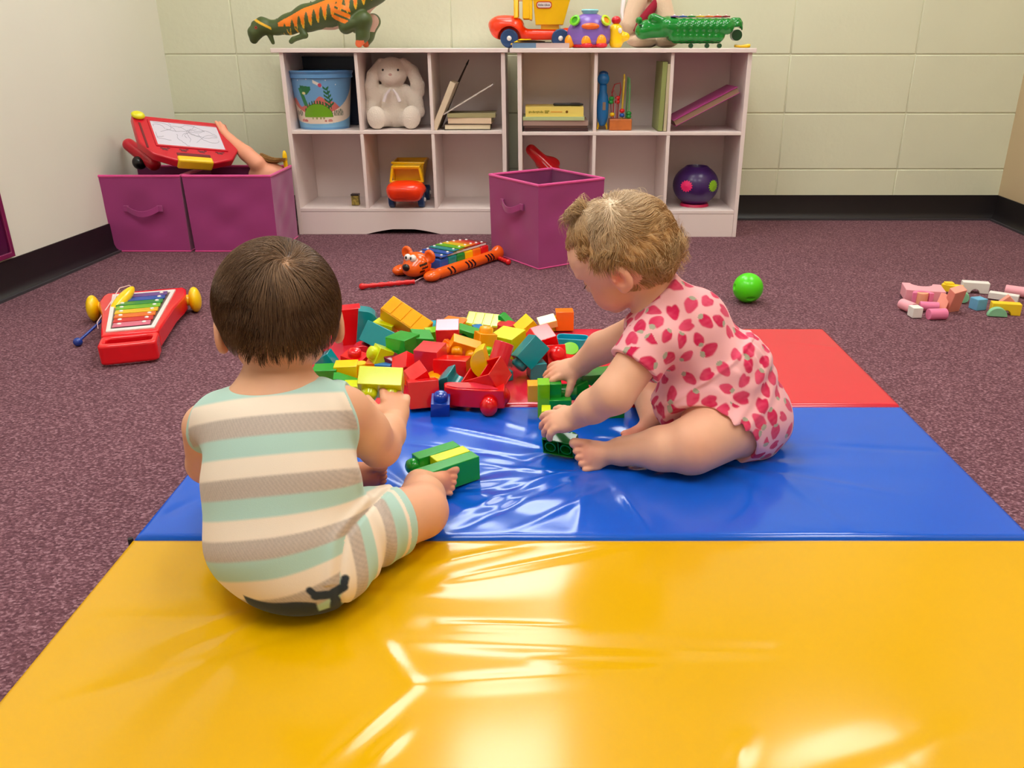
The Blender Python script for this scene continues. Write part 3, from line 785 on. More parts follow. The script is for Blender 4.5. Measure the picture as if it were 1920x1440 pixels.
def capcut_boy(D, P):
    Q = P - Hm[:3, 3].astype(np.float32); Q = Q @ (Hm[:3, :3] / Hs).astype(np.float32) / Hs
    f1 = (Q[..., 0] - .040) * .8 - (Q[..., 2] - .035) * .6        # front hairline
    f2 = -(Q[..., 2] + .004) * .9 + (Q[..., 0] + .022) * .42           # above the ear
    f3 = np.maximum(-(Q[..., 2] + .060), (np.abs(Q[..., 1]) - .058) * .7 - (Q[..., 2] + .028) * .7)
    D = smax(D, f1, .01); D = smax(D, np.minimum(f2, 1), .01); D = smax(D, f3, .01)
    return D - 0.0011 * np.sin(np.arctan2(Q[..., 1], Q[..., 0] + .055) * 46) * 1.0
cap.xform(*BH_)
D, lo, h = cap.field(HB * 1.1, post=capcut_boy)
V, F = nets(D, lo, h)
vq = (V - Hm[:3, 3]) @ (Hm[:3, :3] / Hs) / Hs; dq = vq / np.linalg.norm(vq, axis=1)[:, None]
sp = np.exp(-((np.arccos(np.clip(dq @ wh, -1, 1))) / .16) ** 2)[:, None] * .75
ccol = lin3((60, 40, 28)) * (1 - sp) + lin3((196, 146, 104)) * sp
ho = npmesh('hair', V + off, F, m_hairb, boy, ccol); ho['label'] = 'short brown hair with a pale whorl at the crown'
keep = np.ones(len(ds), bool)
strands('hair_strands', m_hairb, ho, Cw[keep], .00034, cols=hcols[keep])
# ------------------------------------------------------------------ the girl (side on, bending left)
girl = thing('person', 'toddler with curly blond hair in a pink strawberry-print romper, leaning over green blocks', 'person', (0.34, 1.36, MZ))
goff = np.array((-0.34, -1.36, -MZ))
GM = Matrix.Translation(Vector(goff))
g_pel = W_(1396, 780, 1.37); g_bel = W_(1350, 708, 1.375); g_che = W_(1287, 628, 1.385)
g_shN = W_(1222, 640, 1.325); g_shF = W_(1203, 622, 1.450)
g_head = W_(1162, 468, 1.405); g_neck = W_(1225, 580, 1.395)
gt = SDF()
gt.ell(g_pel, P_(.082, .085, .080), k=.03); gt.ell(g_bel, P_(.092, .084, .082), rot=Euler((0, R(-35), 0)), k=.035); gt.ell(g_che, P_(.076, .076, .070), rot=Euler((0, R(-35), 0)), k=.035)
gt.ell((g_pel + g_bel) / 2 + P_(-.045, 0, -.02), P_(.06, .08, .065), k=.03)
gt.cap(g_shN, g_shF, .034, .034, k=.035)
g_hipN = P_(.350, 1.330, .098); g_knN = P_(.262, 1.262, .086); g_anN = P_(.146, 1.285, .064)
g_hipF = P_(.350, 1.440, .098); g_knF = P_(.220, 1.520, .085); g_anF = P_(.215, 1.415, .060)
gb = SDF().join(gt)
gb.cap(g_hipN, g_knN, .060, .0515, k=.02); gb.cap(g_hipF, g_knF, .058, .042, k=.02)
gc = g_knN * .55 + g_anN * .45 + P_(0, -.004, 0)
gb.cap(g_knN + P_(-.012, .004, -.006), gc, .0455, .038, k=.008); gb.cap(gc, g_anN, .038, .0245, k=.012)
gb.cap(g_knF, g_anF, .040, .023, k=.012)
GFN = frame(g_anN + P_(-.006, -.001, -.002), (-.98, -.16, .02), (.0, -.72, .60), 1.18); gb.join(foot_sdf(-1).xform(*GFN))
GFF = frame(g_anF + P_(-.004, -.004, 0), (-.80, -.50, -.10), (.25, .1, .9), 1.0); gb.join(foot_sdf(1).xform(*GFF))
g_elN = W_(1152, 738, 1.275); g_wrN = W_(1078, 782, 1.315)
g_elF = W_(1128, 652, 1.505); g_wrF = W_(1082, 688, 1.535)
gb.cap(g_shN, g_elN, .038, .0345, k=.015); gb.cap(g_elN, g_elN * .45 + g_wrN * .55, .0345, .029, k=.010); gb.cap(g_elN * .45 + g_wrN * .55, g_wrN, .029, .0190, k=.010)
gb.cap(g_shF, g_elF, .036, .031, k=.015); gb.cap(g_elF, g_wrF, .031, .0190, k=.010)
GHN = frame(g_wrN + P_(-.002, 0, 0), (-.88, .10, -.28), (-.25, -.45, .86), 1.12); gb.join(hand_sdf(-1, (.35, .45, .5, .6), (.9, .25), .2).xform(*GHN))
GHF = frame(g_wrF + P_(-.002, 0, 0), (-.92, .02, -.22), (-.2, -.42, .88), 1.12); gb.join(hand_sdf(1, (.25, .3, .35, .4), (1.15, .45), .16).xform(*GHF))
GH = frame(g_head, (-.78, .36, -.50), (-.45, .0, .9), 1.02)
gb.cap(g_neck + P_(.01, 0, -.01), np.array(toworld(GH[0], (-.022, 0, -.055))), .042, .040, k=.035)
gb.join(head_sdf().xform(*GH))
D, lo, h = gb.field(HB)
V, F = nets(D, lo, h); V = relax(V, F, 2)
col = skin_col(V, (240, 184, 152), (230, 118, 100), [(toworld(GH[0], (.05, .045, -.05)), .03, .5), (toworld(GH[0], (-.008, .078, -.026)), .020, .65), (toworld(GH[0], (-.004, .078, -.026)), .007, .6), (g_knN + P_(0, -.03, .01), .03, .25),
    (toworld(GFN[0], (.05, 0, -.015)), .03, .45), (toworld(GFF[0], (.05, 0, -.015)), .04, .7), (toworld(GHN[0], (.05, 0, 0)), .025, .35), (toworld(GHF[0], (.05, 0, 0)), .025, .35)])
npmesh('body', V + goff, F, m_skin, girl, col)
face_parts(girl, GM @ GH[0], 1, 0)
# --- romper with short sleeves, gathered yoke at the back and frilled leg openings
gr = SDF().join(gt)
gr.cap(g_hipN, g_hipN * .55 + g_knN * .45, .066, .060, k=.02); gr.cap(g_hipF, g_hipF * .4 + g_knF * .6, .064, .056, k=.02)
slN = g_shN * .52 + g_elN * .48; slF = g_shF * .62 + g_elF * .38
gr.cap(g_shN, slN, .041, .044, k=.018); gr.cap(g_shF, slF, .040, .041, k=.018)
gr.cap(g_che + P_(.0, 0, .03), g_neck + P_(.010, 0, .005), .052, .041, k=.03)
gr.ell(g_bel + P_(-.06, -.01, -.045), P_(.055, .075, .05), k=.03)
nN = (g_knN - g_hipN) / np.linalg.norm(g_knN - g_hipN); nF = (g_knF - g_hipF) / np.linalg.norm(g_knF - g_hipF)
aN = (g_elN - g_shN) / np.linalg.norm(g_elN - g_shN); aF = (g_elF - g_shF) / np.linalg.norm(g_elF - g_shF)
LCN = g_hipN + P_(-.006, -.004, .03)
lnN = np.array((-.60, -.62, -.50)); lnN /= np.linalg.norm(lnN)
gax = (g_che - g_pel) / np.linalg.norm(g_che - g_pel)
nkn = np.array((-.68, .05, .73)); NKG = W_(1222, 552, 1.395)
gr.cap(g_neck + P_(.01, 0, -.01), np.array(toworld(GH[0], (-.022, 0, -.055))), .042, .040, k=.035)
def gpost(D, P):
    f = np.float32
    Q = P - g_pel.astype(f); t = Q @ gax.astype(f)              # along the back
    ang = np.arctan2(P[..., 1] - f(1.38), (P[..., 0] - f(g_pel[0])) * f(.7) - (P[..., 2] - f(g_pel[2])) * f(-.7))
    fold = 0.0020 * np.sin(t * 95 + 1.6 * np.sin(P[..., 0] * 40) + 2.0 * np.sin(P[..., 2] * 34)) * np.exp(-((t - .075) / .040) ** 2)
    fold += 0.0016 * np.sin(t * 160 - P[..., 0] * 60 + 1.5 * np.sin(P[..., 2] * 50)) * np.exp(-((t - .045) / .030) ** 2)
    # gathers running down from the yoke seam
    yk = t - .128
    fold += 0.0018 * np.sin(P[..., 1] * 330 + P[..., 0] * 120) * np.exp(-((yk + .022) / .022) ** 2) + 0.0030 * np.exp(-(yk / .004) ** 2)
    fold += 0.0012 * np.sin(P[..., 0] * 85 + P[..., 2] * 70 + 1.7)
    D = D - fold
    D = smax(D, -SDF.dist(('c', g_hipN * .74 + g_knN * .26 + P_(-.010, -.020, -.014), g_knN - P_(.04, .02, .0), .062, .072), P), .006)
    d2 = (P - (g_hipF * .45 + g_knF * .55).astype(f)) @ nF.astype(f); D = smax(D, np.where(P[..., 1] > 1.40, d2, -1.0), .003)
    for (sl, a, sh) in ((slN, aN, g_shN), (slF, aF, g_shF)):
        ds_ = (P - sl.astype(f)) @ a.astype(f); rr = np.sqrt(np.maximum(((P - sh.astype(f)) ** 2).sum(-1) - ((P - sh.astype(f)) @ a.astype(f)) ** 2, 0))
        D = smax(D, np.where(rr < .075, ds_, -1.0), .002)
        hole = SDF.dist(('c', sl - a * .012, sl + a * .05, .0375, .040), P); D = smax(D, -hole, .001)
    dn = (P - NKG.astype(f)) @ nkn.astype(f); D = smax(D, np.where(P[..., 2] > .20, dn, -1.0), .003)
    return np.maximum(D, -(P[..., 2] - (MZ - .004)))
D, lo, h = gr.field(HB * .8, post=gpost, infl=.0050)
V, F = nets(D, lo, h); V = relax(V, F, 2)
N_ = vnormals(V, F)
# strawberries scattered over the cloth
rs = np.random.RandomState(11); order = rs.permutation(len(V)); cen = []; cell = {}
RM = .0275
for i in order[:14000]:
    p = V[i]; ok = True; kx = tuple((p / RM).astype(int))
    for dx in (-1, 0, 1):
        for dy in (-1, 0, 1):
            for dz in (-1, 0, 1):
                for q in cell.get((kx[0] + dx, kx[1] + dy, kx[2] + dz), ()):
                    if ((V[q] - p) ** 2).sum() < RM * RM: ok = False
    if ok: cell.setdefault(kx, []).append(i); cen.append(i)
cen = np.array(cen)
best = np.full(len(V), 1e9); who = np.zeros(len(V), int)
for j, i in enumerate(cen):
    d = ((V - V[i]) ** 2).sum(1); m = d < best; best[m] = d[m]; who[m] = j
pink = lin3((250, 184, 188)); hot = lin3((214, 34, 84)); mid = lin3((228, 78, 112)); leafc = lin3((176, 170, 148))
ci = cen[who]; n0 = N_[ci]; rel = V - V[ci]
rnd = rs.rand(len(cen), 4)[who]
ax1 = np.cross(n0, np.array((0.02, 1.0, .01))[None]); ax1 /= np.maximum(np.linalg.norm(ax1, axis=1), 1e-6)[:, None]; ax2 = np.cross(n0, ax1)
u = (rel * ax1).sum(1); v = (rel * ax2).sum(1)
an = rnd[:, 0] * 6.283; u, v = u * np.cos(an) + v * np.sin(an), -u * np.sin(an) + v * np.cos(an)
sz = .0098 + .0034 * rnd[:, 1]; u /= sz; v /= sz
# heart shape: two lobes on top, narrowing to a tip
wd = np.where(v > 0, 1.0 - .30 * v * v, np.sqrt(np.clip(1 + v * .78, 0, 1)) * 1.0)
hd = np.maximum(np.abs(u) - .92 * wd, np.maximum(v - (.80 + .22 * np.sin(np.clip(np.abs(u) * 3.3, 0, 3.14))), -v - 1.28))
inside = np.clip(-hd * 5 + .5, 0, 1)[:, None]
sh_ = np.clip(.45 + .55 * (u * .7 + v * .3) + (rnd[:, 2] - .5) * 1.0 + .25 * sn(V, 120, 4), 0, 1)[:, None]
bc = hot * sh_ + mid * (1 - sh_)
col = pink * (1 - inside) + bc * inside
lf = (np.hypot(u * .7, v - 1.10) < .34) & (rnd[:, 3] > .25)
col = np.where(lf[:, None], leafc, col)
gro = npmesh('romper', V + goff, F, m_cloth, girl, col); gro['label'] = 'pink romper printed with red strawberries'
# --- hair : blond cap, curls and a small top knot
m_hairg = pm('blond_hair', (200, 150, 95), 0.5, 0.4, attr='Col')
Hm = np.array(GH[0]); Hs = 1.02
def gline(d):
    x, y, z = d
    if x > .66 and z < .35: return False
    if x > .30 and z < -.02 + .6 * max(0, x - .3): return False
    if z < -.30 and x > -.05: return False
    if abs(y) > .70 and z < -.06 and -.36 < x < .30: return False
    return z > -.86
ds, rs = hair_shell(8500, 9, gline, 0, 0, 0)
wh = np.array((-.35, .30, .89)); wh /= np.linalg.norm(wh)
cur = ds.copy(); K = 9; C = np.zeros((len(ds), K, 3)); n = len(ds)
rad = np.arccos(np.clip(cur @ wh, -1, 1)); L = (.026 + .024 * rs.rand(n)) * np.where((ds[:, 0] > -.15) & (ds[:, 2] < .35), .50, 1.0)
tuft = np.array((.28, .10, .95)); tuft /= np.linalg.norm(tuft)
front = (cur @ np.array((.80, 0, .60)) > .45)
curl_a = .0016 + .0036 * rs.rand(n) + .0034 * np.clip(-cur[:, 0] - .3, 0, 1) * (cur[:, 2] < .2); curl_f = 5 + 2.5 * sn(ds, .8, 52); curl_p = 3.14 * sn(ds, 1.2, 51) + rs.rand(n) * .8; curl_a = curl_a * .5 + .0014 + .0008 * sn(ds, 1.0, 53)
for k in range(K):
    t = k / (K - 1.0)
    side = np.cross(cur, np.array((.1, .2, 1.0))[None]); side /= np.maximum(np.linalg.norm(side, axis=1), 1e-6)[:, None]; oth = np.cross(cur, side)
    w1 = (curl_a * (0.3 + t))[:, None]
    C[:, k] = skull_pt(cur, 0.001) + cur * (0.0055 * np.sin(t * 2.2) + .001 + .0035 * rs.rand(n) * t)[:, None] + side * w1 * np.sin(curl_p + curl_f * t)[:, None] + (oth * .5 + cur) * w1 * (np.cos(curl_p + curl_f * t))[:, None]
    g = -wh[None, :] + cur * (cur @ wh)[:, None]; g /= np.maximum(np.linalg.norm(g, axis=1), 1e-6)[:, None]
    tt = tuft[None, :] - cur * (cur @ tuft)[:, None]; tt /= np.maximum(np.linalg.norm(tt, axis=1), 1e-6)[:, None]
    stp = np.where(front[:, None], tt, g) + rs.randn(n, 3) * .06 + sfield(cur, 1.3, 41) * .75 + np.cross(cur, g) * .35
    stp /= np.maximum(np.linalg.norm(stp, axis=1), 1e-6)[:, None]
    cur = cur + stp * (L / (K - 1) / .078)[:, None]; cur /= np.linalg.norm(cur, axis=1)[:, None]
def to_w(C): return (np.concatenate([C.reshape(-1, 3), np.ones((C.size // 3, 1))], 1) @ Hm.T)[:, :3].reshape(C.shape) + goff
h1, h2, h3 = lin3((204, 156, 98)), lin3((244, 212, 166)), lin3((150, 108, 64))
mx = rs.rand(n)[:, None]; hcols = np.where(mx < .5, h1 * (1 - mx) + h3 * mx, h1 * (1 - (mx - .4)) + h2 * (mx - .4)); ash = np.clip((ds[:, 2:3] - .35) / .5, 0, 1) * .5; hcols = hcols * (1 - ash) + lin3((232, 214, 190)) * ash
cap = SDF(); cap.ell((-.006, 0, .009), (.0905, .0750, .0785), k=0); cap.ell((-.030, 0, -.012), (.0645, .0680, .063), k=.02)
cap.ell((-.060, .0, -.048), (.026, .044, .026), k=.02)
def capcut_girl(D, P):
    f = np.float32; Q = P - Hm[:3, 3].astype(f); Q = Q @ (Hm[:3, :3] / Hs).astype(f) / f(Hs)
    wob = .003 * np.sin(Q[..., 2] * 160) * np.sin(Q[..., 1] * 120 + 1)
    f1 = (Q[..., 0] - .052) * .75 - (Q[..., 2] - .030) * .66 + wob
    f2 = -(Q[..., 2] + .004) * .85 + (Q[..., 0] + .020) * .50 + wob
    f3 = -(Q[..., 2] + .072)
    D = smax(D, f1, .01); D = smax(D, f2, .01); D = smax(D, f3, .01)
    a = np.arctan2(Q[..., 1], Q[..., 0] + .03)
    return D - 0.0013 * np.sin(a * 24 + 3 * np.sin(Q[..., 2] * 60)) - .0008 * np.sin(a * 61 + Q[..., 2] * 90)
cap.xform(*GH); D, lo, h = cap.field(HB, post=capcut_girl); V, F = nets(D, lo, h)
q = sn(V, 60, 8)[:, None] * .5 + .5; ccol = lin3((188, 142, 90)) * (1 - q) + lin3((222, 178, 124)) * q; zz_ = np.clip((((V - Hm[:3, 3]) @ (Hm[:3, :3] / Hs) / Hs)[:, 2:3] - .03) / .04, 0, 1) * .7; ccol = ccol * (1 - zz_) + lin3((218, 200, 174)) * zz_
gh = npmesh('hair', V + goff, F, m_hairg, girl, ccol); gh['label'] = 'wispy curly blond hair'
ALL = [(C, .00044, hcols)]
# ringlets at the nape and behind the ear
rs = np.random.RandomState(4); ring = []
for i in range(520):
    g_ = i % 26; rr_ = np.random.RandomState(100 + g_)
    d = np.array((-.75 - .1 * rr_.rand(), (rr_.rand() - .5) * 1.5, -.30 - .45 * rr_.rand())); d /= np.linalg.norm(d)
    d = d + rs.randn(3) * .05; d /= np.linalg.norm(d)
    b = skull_pt(d[None], .002)[0]; rad_ = .004 + .006 * rr_.rand(); ph = rr_.rand() * 6.28; turns = 1.0 + rr_.rand() * 1.0; dirn = d * .7 + np.array((-.3, 0, -.35 + .5 * rr_.rand()))
    side = np.cross(dirn, (0, 0, 1.0)); side /= np.linalg.norm(side); up = np.cross(side, dirn); up /= np.linalg.norm(up)
    tt = np.linspace(0, 1, 9)[:, None]; Lr = .014 + .012 * rr_.rand(); jit = rs.randn(3) * .0012
    ring.append(b + dirn * Lr * tt + side * rad_ * np.sin(ph + tt * turns * 6.28) * tt ** .5 + up * rad_ * (np.cos(ph + tt * turns * 6.28) - np.cos(ph)) * tt ** .5 + jit)
ALL.append((np.array(ring), .00045, h1 * .6 + h2 * .4 * rs.rand(520)[:, None] + .1 * h2))
# top knot
tk = []; tb = skull_pt(tuft[None], .001)[0]
for i in range(650):
    a = rs.rand() * 6.28; rr = .010 * rs.rand() ** .5; d = tuft
    s1 = np.array((0, 1, 0.0)); s2 = np.cross(d, s1); b = tb + s1 * rr * math.cos(a) + s2 * rr * math.sin(a)
    hgt = .016 + .014 * rs.rand(); lean = s1 * (rs.randn() * .007) + s2 * (rs.randn() * .008 - .004) + np.array((.010, -.004, 0)) ; t = np.linspace(0, 1, 9)[:, None]
    dr = .012 + .022 * rs.rand()
    tk.append(b + d * hgt * np.sin(t * 2.3) + lean * t * 1.5 - d * dr * np.clip(t - .45, 0, 1) ** 1.3 * 2 + (s1 * math.cos(a) + s2 * math.sin(a)) * .014 * np.sin(t * 2.6) * rs.rand())
ALL.append((np.array(tk), .00045, (h3 * .5 + h2 * .5) * (.7 + .6 * rs.rand(650)[:, None])))
# wisps flying off
ws = []
for i in range(170):
    d = rs.randn(3); d /= np.linalg.norm(d)
    if not gline(d): continue
    b = skull_pt(d[None], .004)[0]; t = np.linspace(0, 1, 9)[:, None]; q = np.cross(d, rs.randn(3)); q /= np.linalg.norm(q)
    ws.append(b + d * (.006 + .009 * rs.rand()) * np.sin(t * 2.6) + q * (.02 + .015 * rs.rand()) * t + np.array((0, 0, -.008)) * t * t)
ALL.append((np.array(ws), .00026, np.tile(h2, (len(ws), 1))))
strands('hair_strands', m_hairg, gh, to_w(np.concatenate([a[0] for a in ALL])), np.concatenate([np.full(len(a[0]), a[1]) for a in ALL]), cols=np.concatenate([a[2] for a in ALL]))
# ================================================================== SHELVES
m_shelf = pm('white_laminate', (240, 224, 220), 0.42, 0.4, var=(3, 0.02))
SH, TH = 0.715, 0.016
SZ = [0.107, 0.40, SH - TH]         # floor of lower cell, middle shelf bottom, underside of top
def shelf_unit(name, label, x0, x1, yf, arch):
    """three cells wide, two high; returns cell extents"""
    t = thing(name, label, 'shelf unit', ((x0 + x1) / 2, yf, 0)); D = 0.295; w = (x1 - x0) / 2
    def part(nm, a, b, bev=.0012): return MB().boxm(a, b).build(nm, m_shelf, t, bevel=bev)
    part('top_board', (-w - .028, -.012, SH - TH), (w + .012, D, SH), .002)
    for s in (-1, 1): part('side_panel', (s * w - (TH if s > 0 else 0), 0, 0), (s * w + (TH if s < 0 else 0), D, SH - TH))
    cw = (2 * w - 2 * TH - 2 * .013) / 3; xs_ = [-w + TH + cw + (cw + .013) * i for i in range(2)]
    for z0, z1 in ((0.107, 0.40), (0.413, SH - TH)):
        for x in xs_: part('divider', (x, .003, z0), (x + .013, D - .01, z1))
    part('middle_shelf', (-w + TH, .002, .40), (w - TH, D - .01, .413)); part('bottom_shelf', (-w + TH, .002, .094), (w - TH, D - .01, .107))
    part('back_panel', (-w + TH, D - .008, .0), (w - TH, D - .002, SH - TH))
    # kick board with a shallow arch cut out
    n = 20; a0, a1, rise = arch; poly = [(-w + TH, 0), (-w + TH, .093), (w - TH, .093), (w - TH, 0)]
    if rise: poly += [(a1 + (a0 - a1) * i / n, rise * min(1.0, 1.15 * (1 - abs(2 * i / n - 1) ** 1.6))) for i in range(n + 1)]
    MB().prism(poly, -.003, -.016, Matrix(((1, 0, 0, 0), (0, 0, -1, 0), (0, 1, 0, 0), (0, 0, 0, 1)))).build('kick_board', m_shelf, t, bevel=.001)
    c = (x0 + x1) / 2
    return [(c - w + TH + (cw + .013) * i, c - w + TH + (cw + .013) * i + cw) for i in range(3)]
YL, YR = 3.375, 3.325
CL = shelf_unit('shelf_unit', 'white six-cube shelf unit on the left, holding the toy bucket and white rabbit', -1.000, -.135, YL, (-.155, .155, .021))
CR = shelf_unit('shelf_unit', 'white six-cube shelf unit on the right, holding the purple shape ball', -.087, .800, YR, (-.155, .155, .021))
# ------------------------------------------------------------------ fabric bins
def bin_mat(name, rgb): return pm(name, rgb, 0.75, 0.3, bump=(700, 0.2, 0.001), var=(6, 0.05), sheen=0.3)
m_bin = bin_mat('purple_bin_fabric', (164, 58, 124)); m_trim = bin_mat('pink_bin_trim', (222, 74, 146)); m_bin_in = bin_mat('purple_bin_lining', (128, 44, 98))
def fabric_bin(label, loc, rz, w, d, H, handle, seed, taper=0.0):
    t = thing('fabric_bin', label, 'storage bin', loc, (0, 0, rz), group=None); rs = np.random.RandomState(seed)
    th = .004
    # walls as one open box with slightly sagging, wrinkled sides
    n = 22; m = 14; vs = []; fs = []
    def per(u, z, ins):
        a, b = w / 2 - ins, d / 2 - ins; k = int(u * 4) % 4; f = u * 4 - int(u * 4)
        p = [(-a, -b), (a, -b), (a, b), (-a, b)]; q = p[(k + 1) % 4]; p = p[k]
        x, y = p[0] + (q[0] - p[0]) * f, p[1] + (q[1] - p[1]) * f; nx, ny = [(0, -1), (1, 0), (0, 1), (-1, 0)][k]
        e = math.sin(math.pi * f) * math.sin(math.pi * min(1, z / H)); b_ = e * (.0035 * math.sin(7 * f + 9 * z / H + k + seed) + .0025 * math.sin(15 * z / H - 10 * f + seed * 2) - .003)
        s = 1 - taper * (1 - z / H); return ((x + nx * b_) * s, (y + ny * b_) * s)
    def sheet(ins, z0, z1, flip):
        vs = []; fs = []; N = n * 4
        for j in range(m + 1):
            z = z0 + (z1 - z0) * j / m
            for i in range(N): x, y = per(i / N, z, ins); vs.append((x, y, z))
        for j in range(m):
            for i in range(N):
                q = (j * N + i, j * N + (i + 1) % N, (j + 1) * N + (i + 1) % N, (j + 1) * N + i); fs.append(q[::-1] if flip else q)
        fs.append(tuple(range(N)) if flip else tuple(range(N))[::-1]); return vs, fs
    o = MB(); v, f = sheet(0, 0, H - .004, False); o.add(v, f); o.build('walls', m_bin, t, fix=False, angle=30)
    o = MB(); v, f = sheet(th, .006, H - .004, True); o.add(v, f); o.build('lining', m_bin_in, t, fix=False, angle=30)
    r = MB(); N = n * 4
    r.tube([(per(i / N, H, .002)[0], per(i / N, H, .002)[1], H - .003) for i in range(N)], .0052, n=8, closed=True)
    r.build('rim', m_trim, t)
    r = MB(); r.tube([(per(i / N, 0.0, .000)[0], per(i / N, 0.0, 0.0)[1], .003) for i in range(N)], .0028, n=6, closed=True); r.build('piping', m_trim, t)
    if handle is not None:
        x, z = handle; h = MB(); K = 14; pr = []
        for i in range(K + 1):
            f = i / K; xx = x + (f - .5) * .115; dz = -.018 * math.sin(math.pi * f); dy = -.006 - .014 * math.sin(math.pi * f)
            pr.append((xx, -d / 2 + dy, z + dz))
        v = []; ff = []
        for (a, b, c) in pr: v += [(a, b, c - .011), (a, b, c + .011), (a, b - .003, c + .011), (a, b - .003, c - .011)]
        for i in range(K):
            for k in range(4): ff.append((i * 4 + k, i * 4 + (k + 1) % 4, (i + 1) * 4 + (k + 1) % 4, (i + 1) * 4 + k))
        ff += [(0, 1, 2, 3), (K * 4, K * 4 + 3, K * 4 + 2, K * 4 + 1)]
        h.add(v, ff)
        for s in (-1, 1): h.box((x + s * .062, -d / 2 - .005, z), (.020, .006, .022))
        h.build('handle', m_bin, t, bevel=.001)
    return t
fabric_bin('purple fabric bin with a sagging handle in the left corner, under the drawing board', (-1.478, 3.195, 0), 0, .315, .275, .285, (0.005, .165), 3, .04)
fabric_bin('purple fabric bin without a handle, between the left corner bin and the shelf', (-1.150, 3.195, 0), 0, .325, .275, .285, None, 5, .03)
B3 = aty(1018, 506, 2.795); 
fabric_bin('empty purple fabric bin standing turned in front of the right shelf unit', (.020, 2.998, 0), -55.0, .315, .285, .292, (0.0, .205), 8, .02)
# ================================================================== TOYS ON THE FLOOR
RAIN = {'pink': (238, 120, 150), 'red': (226, 30, 34), 'orange': (250, 120, 20), 'yellow': (252, 205, 10), 'lime': (120, 200, 30), 'green': (30, 150, 60), 'teal': (20, 150, 150), 'blue': (36, 92, 190), 'violet': (120, 84, 160), 'white': (240, 238, 235), 'maroon': (150, 20, 40)}
def rp(n, rough=.2): return plastic('plastic_' + n, RAIN[n], rough)
m_redp = plastic('toy_red', (232, 18, 30), .18); m_yelp = plastic('toy_yellow', (255, 206, 8), .22); m_whip = plastic('toy_white', (238, 232, 228), .3)
m_blup = plastic('toy_blue', (26, 60, 150), .2); m_blk = plastic('toy_black', (16, 14, 16), .3); m_orp = plastic('toy_orange', (246, 98, 16), .16)
m_metal = lambda n, c: pm('bar_' + n, c, .3, .6, metal=0.35)
m_string = pm('string', (236, 200, 205), .8)
# --- red xylophone cart
def put(o, loc, rz): o.location = loc; o.rotation_euler = (0, 0, R(rz)); return o
def yf(y): return y * 1.75 if y > -.08 else -.14 + (y + .08) * 1.2
def yp(P): return [(x, yf(y)) for x, y in P]
xc = Vector((-1.073, 2.077, 0))
xy = thing('xylophone_toy', 'red wheeled toy xylophone with yellow wheels on the carpet, left of the boy', 'toy xylophone', (xc.x, xc.y, 0), (0, 0, 18.9))
b = MB(); hole = yp([(.044, -.134), (.050, -.130), (.053, -.110), (.050, -.098), (.040, -.096), (-.040, -.096), (-.050, -.098), (-.053, -.110), (-.050, -.130), (-.044, -.134)])
def ring_between(mb, outer, inner, z0, z1):
    """plate with a hole: bridge polygons by angle resampling"""
    def res(poly, c, n=64):
        out = []
        for i in range(n):
            a = 2 * math.pi * i / n; d = Vector((math.cos(a), math.sin(a))); best = None
            for k in range(len(poly)):
                p = Vector(poly[k]) - Vector(c); q = Vector(poly[(k + 1) % len(poly)]) - Vector(c); e = q - p
                den = d.x * e.y - d.y * e.x
                if abs(den) < 1e-9: continue
                t = (p.x * e.y - p.y * e.x) / den; u = (p.x * d.y - p.y * d.x) / den
                if t > 0 and -1e-6 <= u <= 1 + 1e-6 and (best is None or t > best): best = t
            out.append((c[0] + d.x * best, c[1] + d.y * best))
        return out
    c = (sum(p[0] for p in inner) / len(inner), sum(p[1] for p in inner) / len(inner))
    mb.ringprism(res(outer, c), res(inner, c), z0, z1)
ho_ = yp([(.066, -.084), (.067, -.1), (.066, -.143), (.058, -.150), (-.058, -.150), (-.066, -.143), (-.067, -.1), (-.066, -.084)])
ring_between(b, ho_, hole, .006, .056)
BO = yp([(.066, -.086), (.078, -.03), (.090, .03), (.106, .075), (.113, .10), (.112, .135), (.104, .150)])
BO = BO + [(-x, y) for x, y in BO[::-1]]
b.prism(BO, .012, .060)
b.build('body', m_redp, xy, bevel=.006, seg=3)
b = MB(); b.ringprism(yp([(-.056, -.074), (.056, -.074), (.084, .130), (-.084, .130)]), yp([(-.047, -.064), (.047, -.064), (.072, .118), (-.072, .118)]), .059, .0645); b.build('frame', m_whip, xy, bevel=.0015)
MB().prism(yp([(-.048, -.065), (.048, -.065), (.073, .119), (-.073, .119)]), .0595, .0615).build('tray', pm('tray_taupe', (120, 96, 90), .5), xy)  # taupe tray floor under the bars
cols = ['pink', 'red', 'orange', 'yellow', 'lime', 'green', 'blue', 'violet']
for i, c in enumerate(cols):
    y = yf(-.052 + i * .0226); hw = .043 + (-.052 + i * .0226 + .06) * .130
    MB().box((0, y, .0660), (hw * 2, .0330, .0030)).build('bar', m_metal(c, RAIN[c]), xy, bevel=.0008)
    for s in (-1, 1): MB().ell((s * (hw - .015), y, .0685), (.0055, .0055, .003), n=12, m=6).build('peg', m_whip, xy)
for s in (-1, 1):
    w_ = MB(); w_.ell((s * .134, .196, .037), (.018, .037, .037), n=24, m=14); w_.cyl((s * .110, .196, .037), (s * .128, .196, .037), .016); w_.build('wheel', m_yelp, xy)
p0 = atz(146, 641, .012); p1 = Vector(aty(208, 588, 2.13)); p2 = Vector(aty(248, 541, 2.25)); L0 = Vector(p0)
ml = thing('mallet', 'yellow-handled toy mallet with blue ball, resting across the red xylophone', 'mallet', tuple(p0))
MB().tube([p0 - L0, p1 + (p2 - p1) * .2 - L0], .0036, n=10).build('stick', m_blup, ml)
MB().ell((0, 0, 0), .0115).build('head', m_blup, ml)
dm = (p2 - p1); MB().ell(p1 + dm * .52 - L0, (.0165, .0165, dm.length * .54), rot=dm.to_track_quat('Z', 'Y').to_euler()).build('handle', m_yelp, ml)
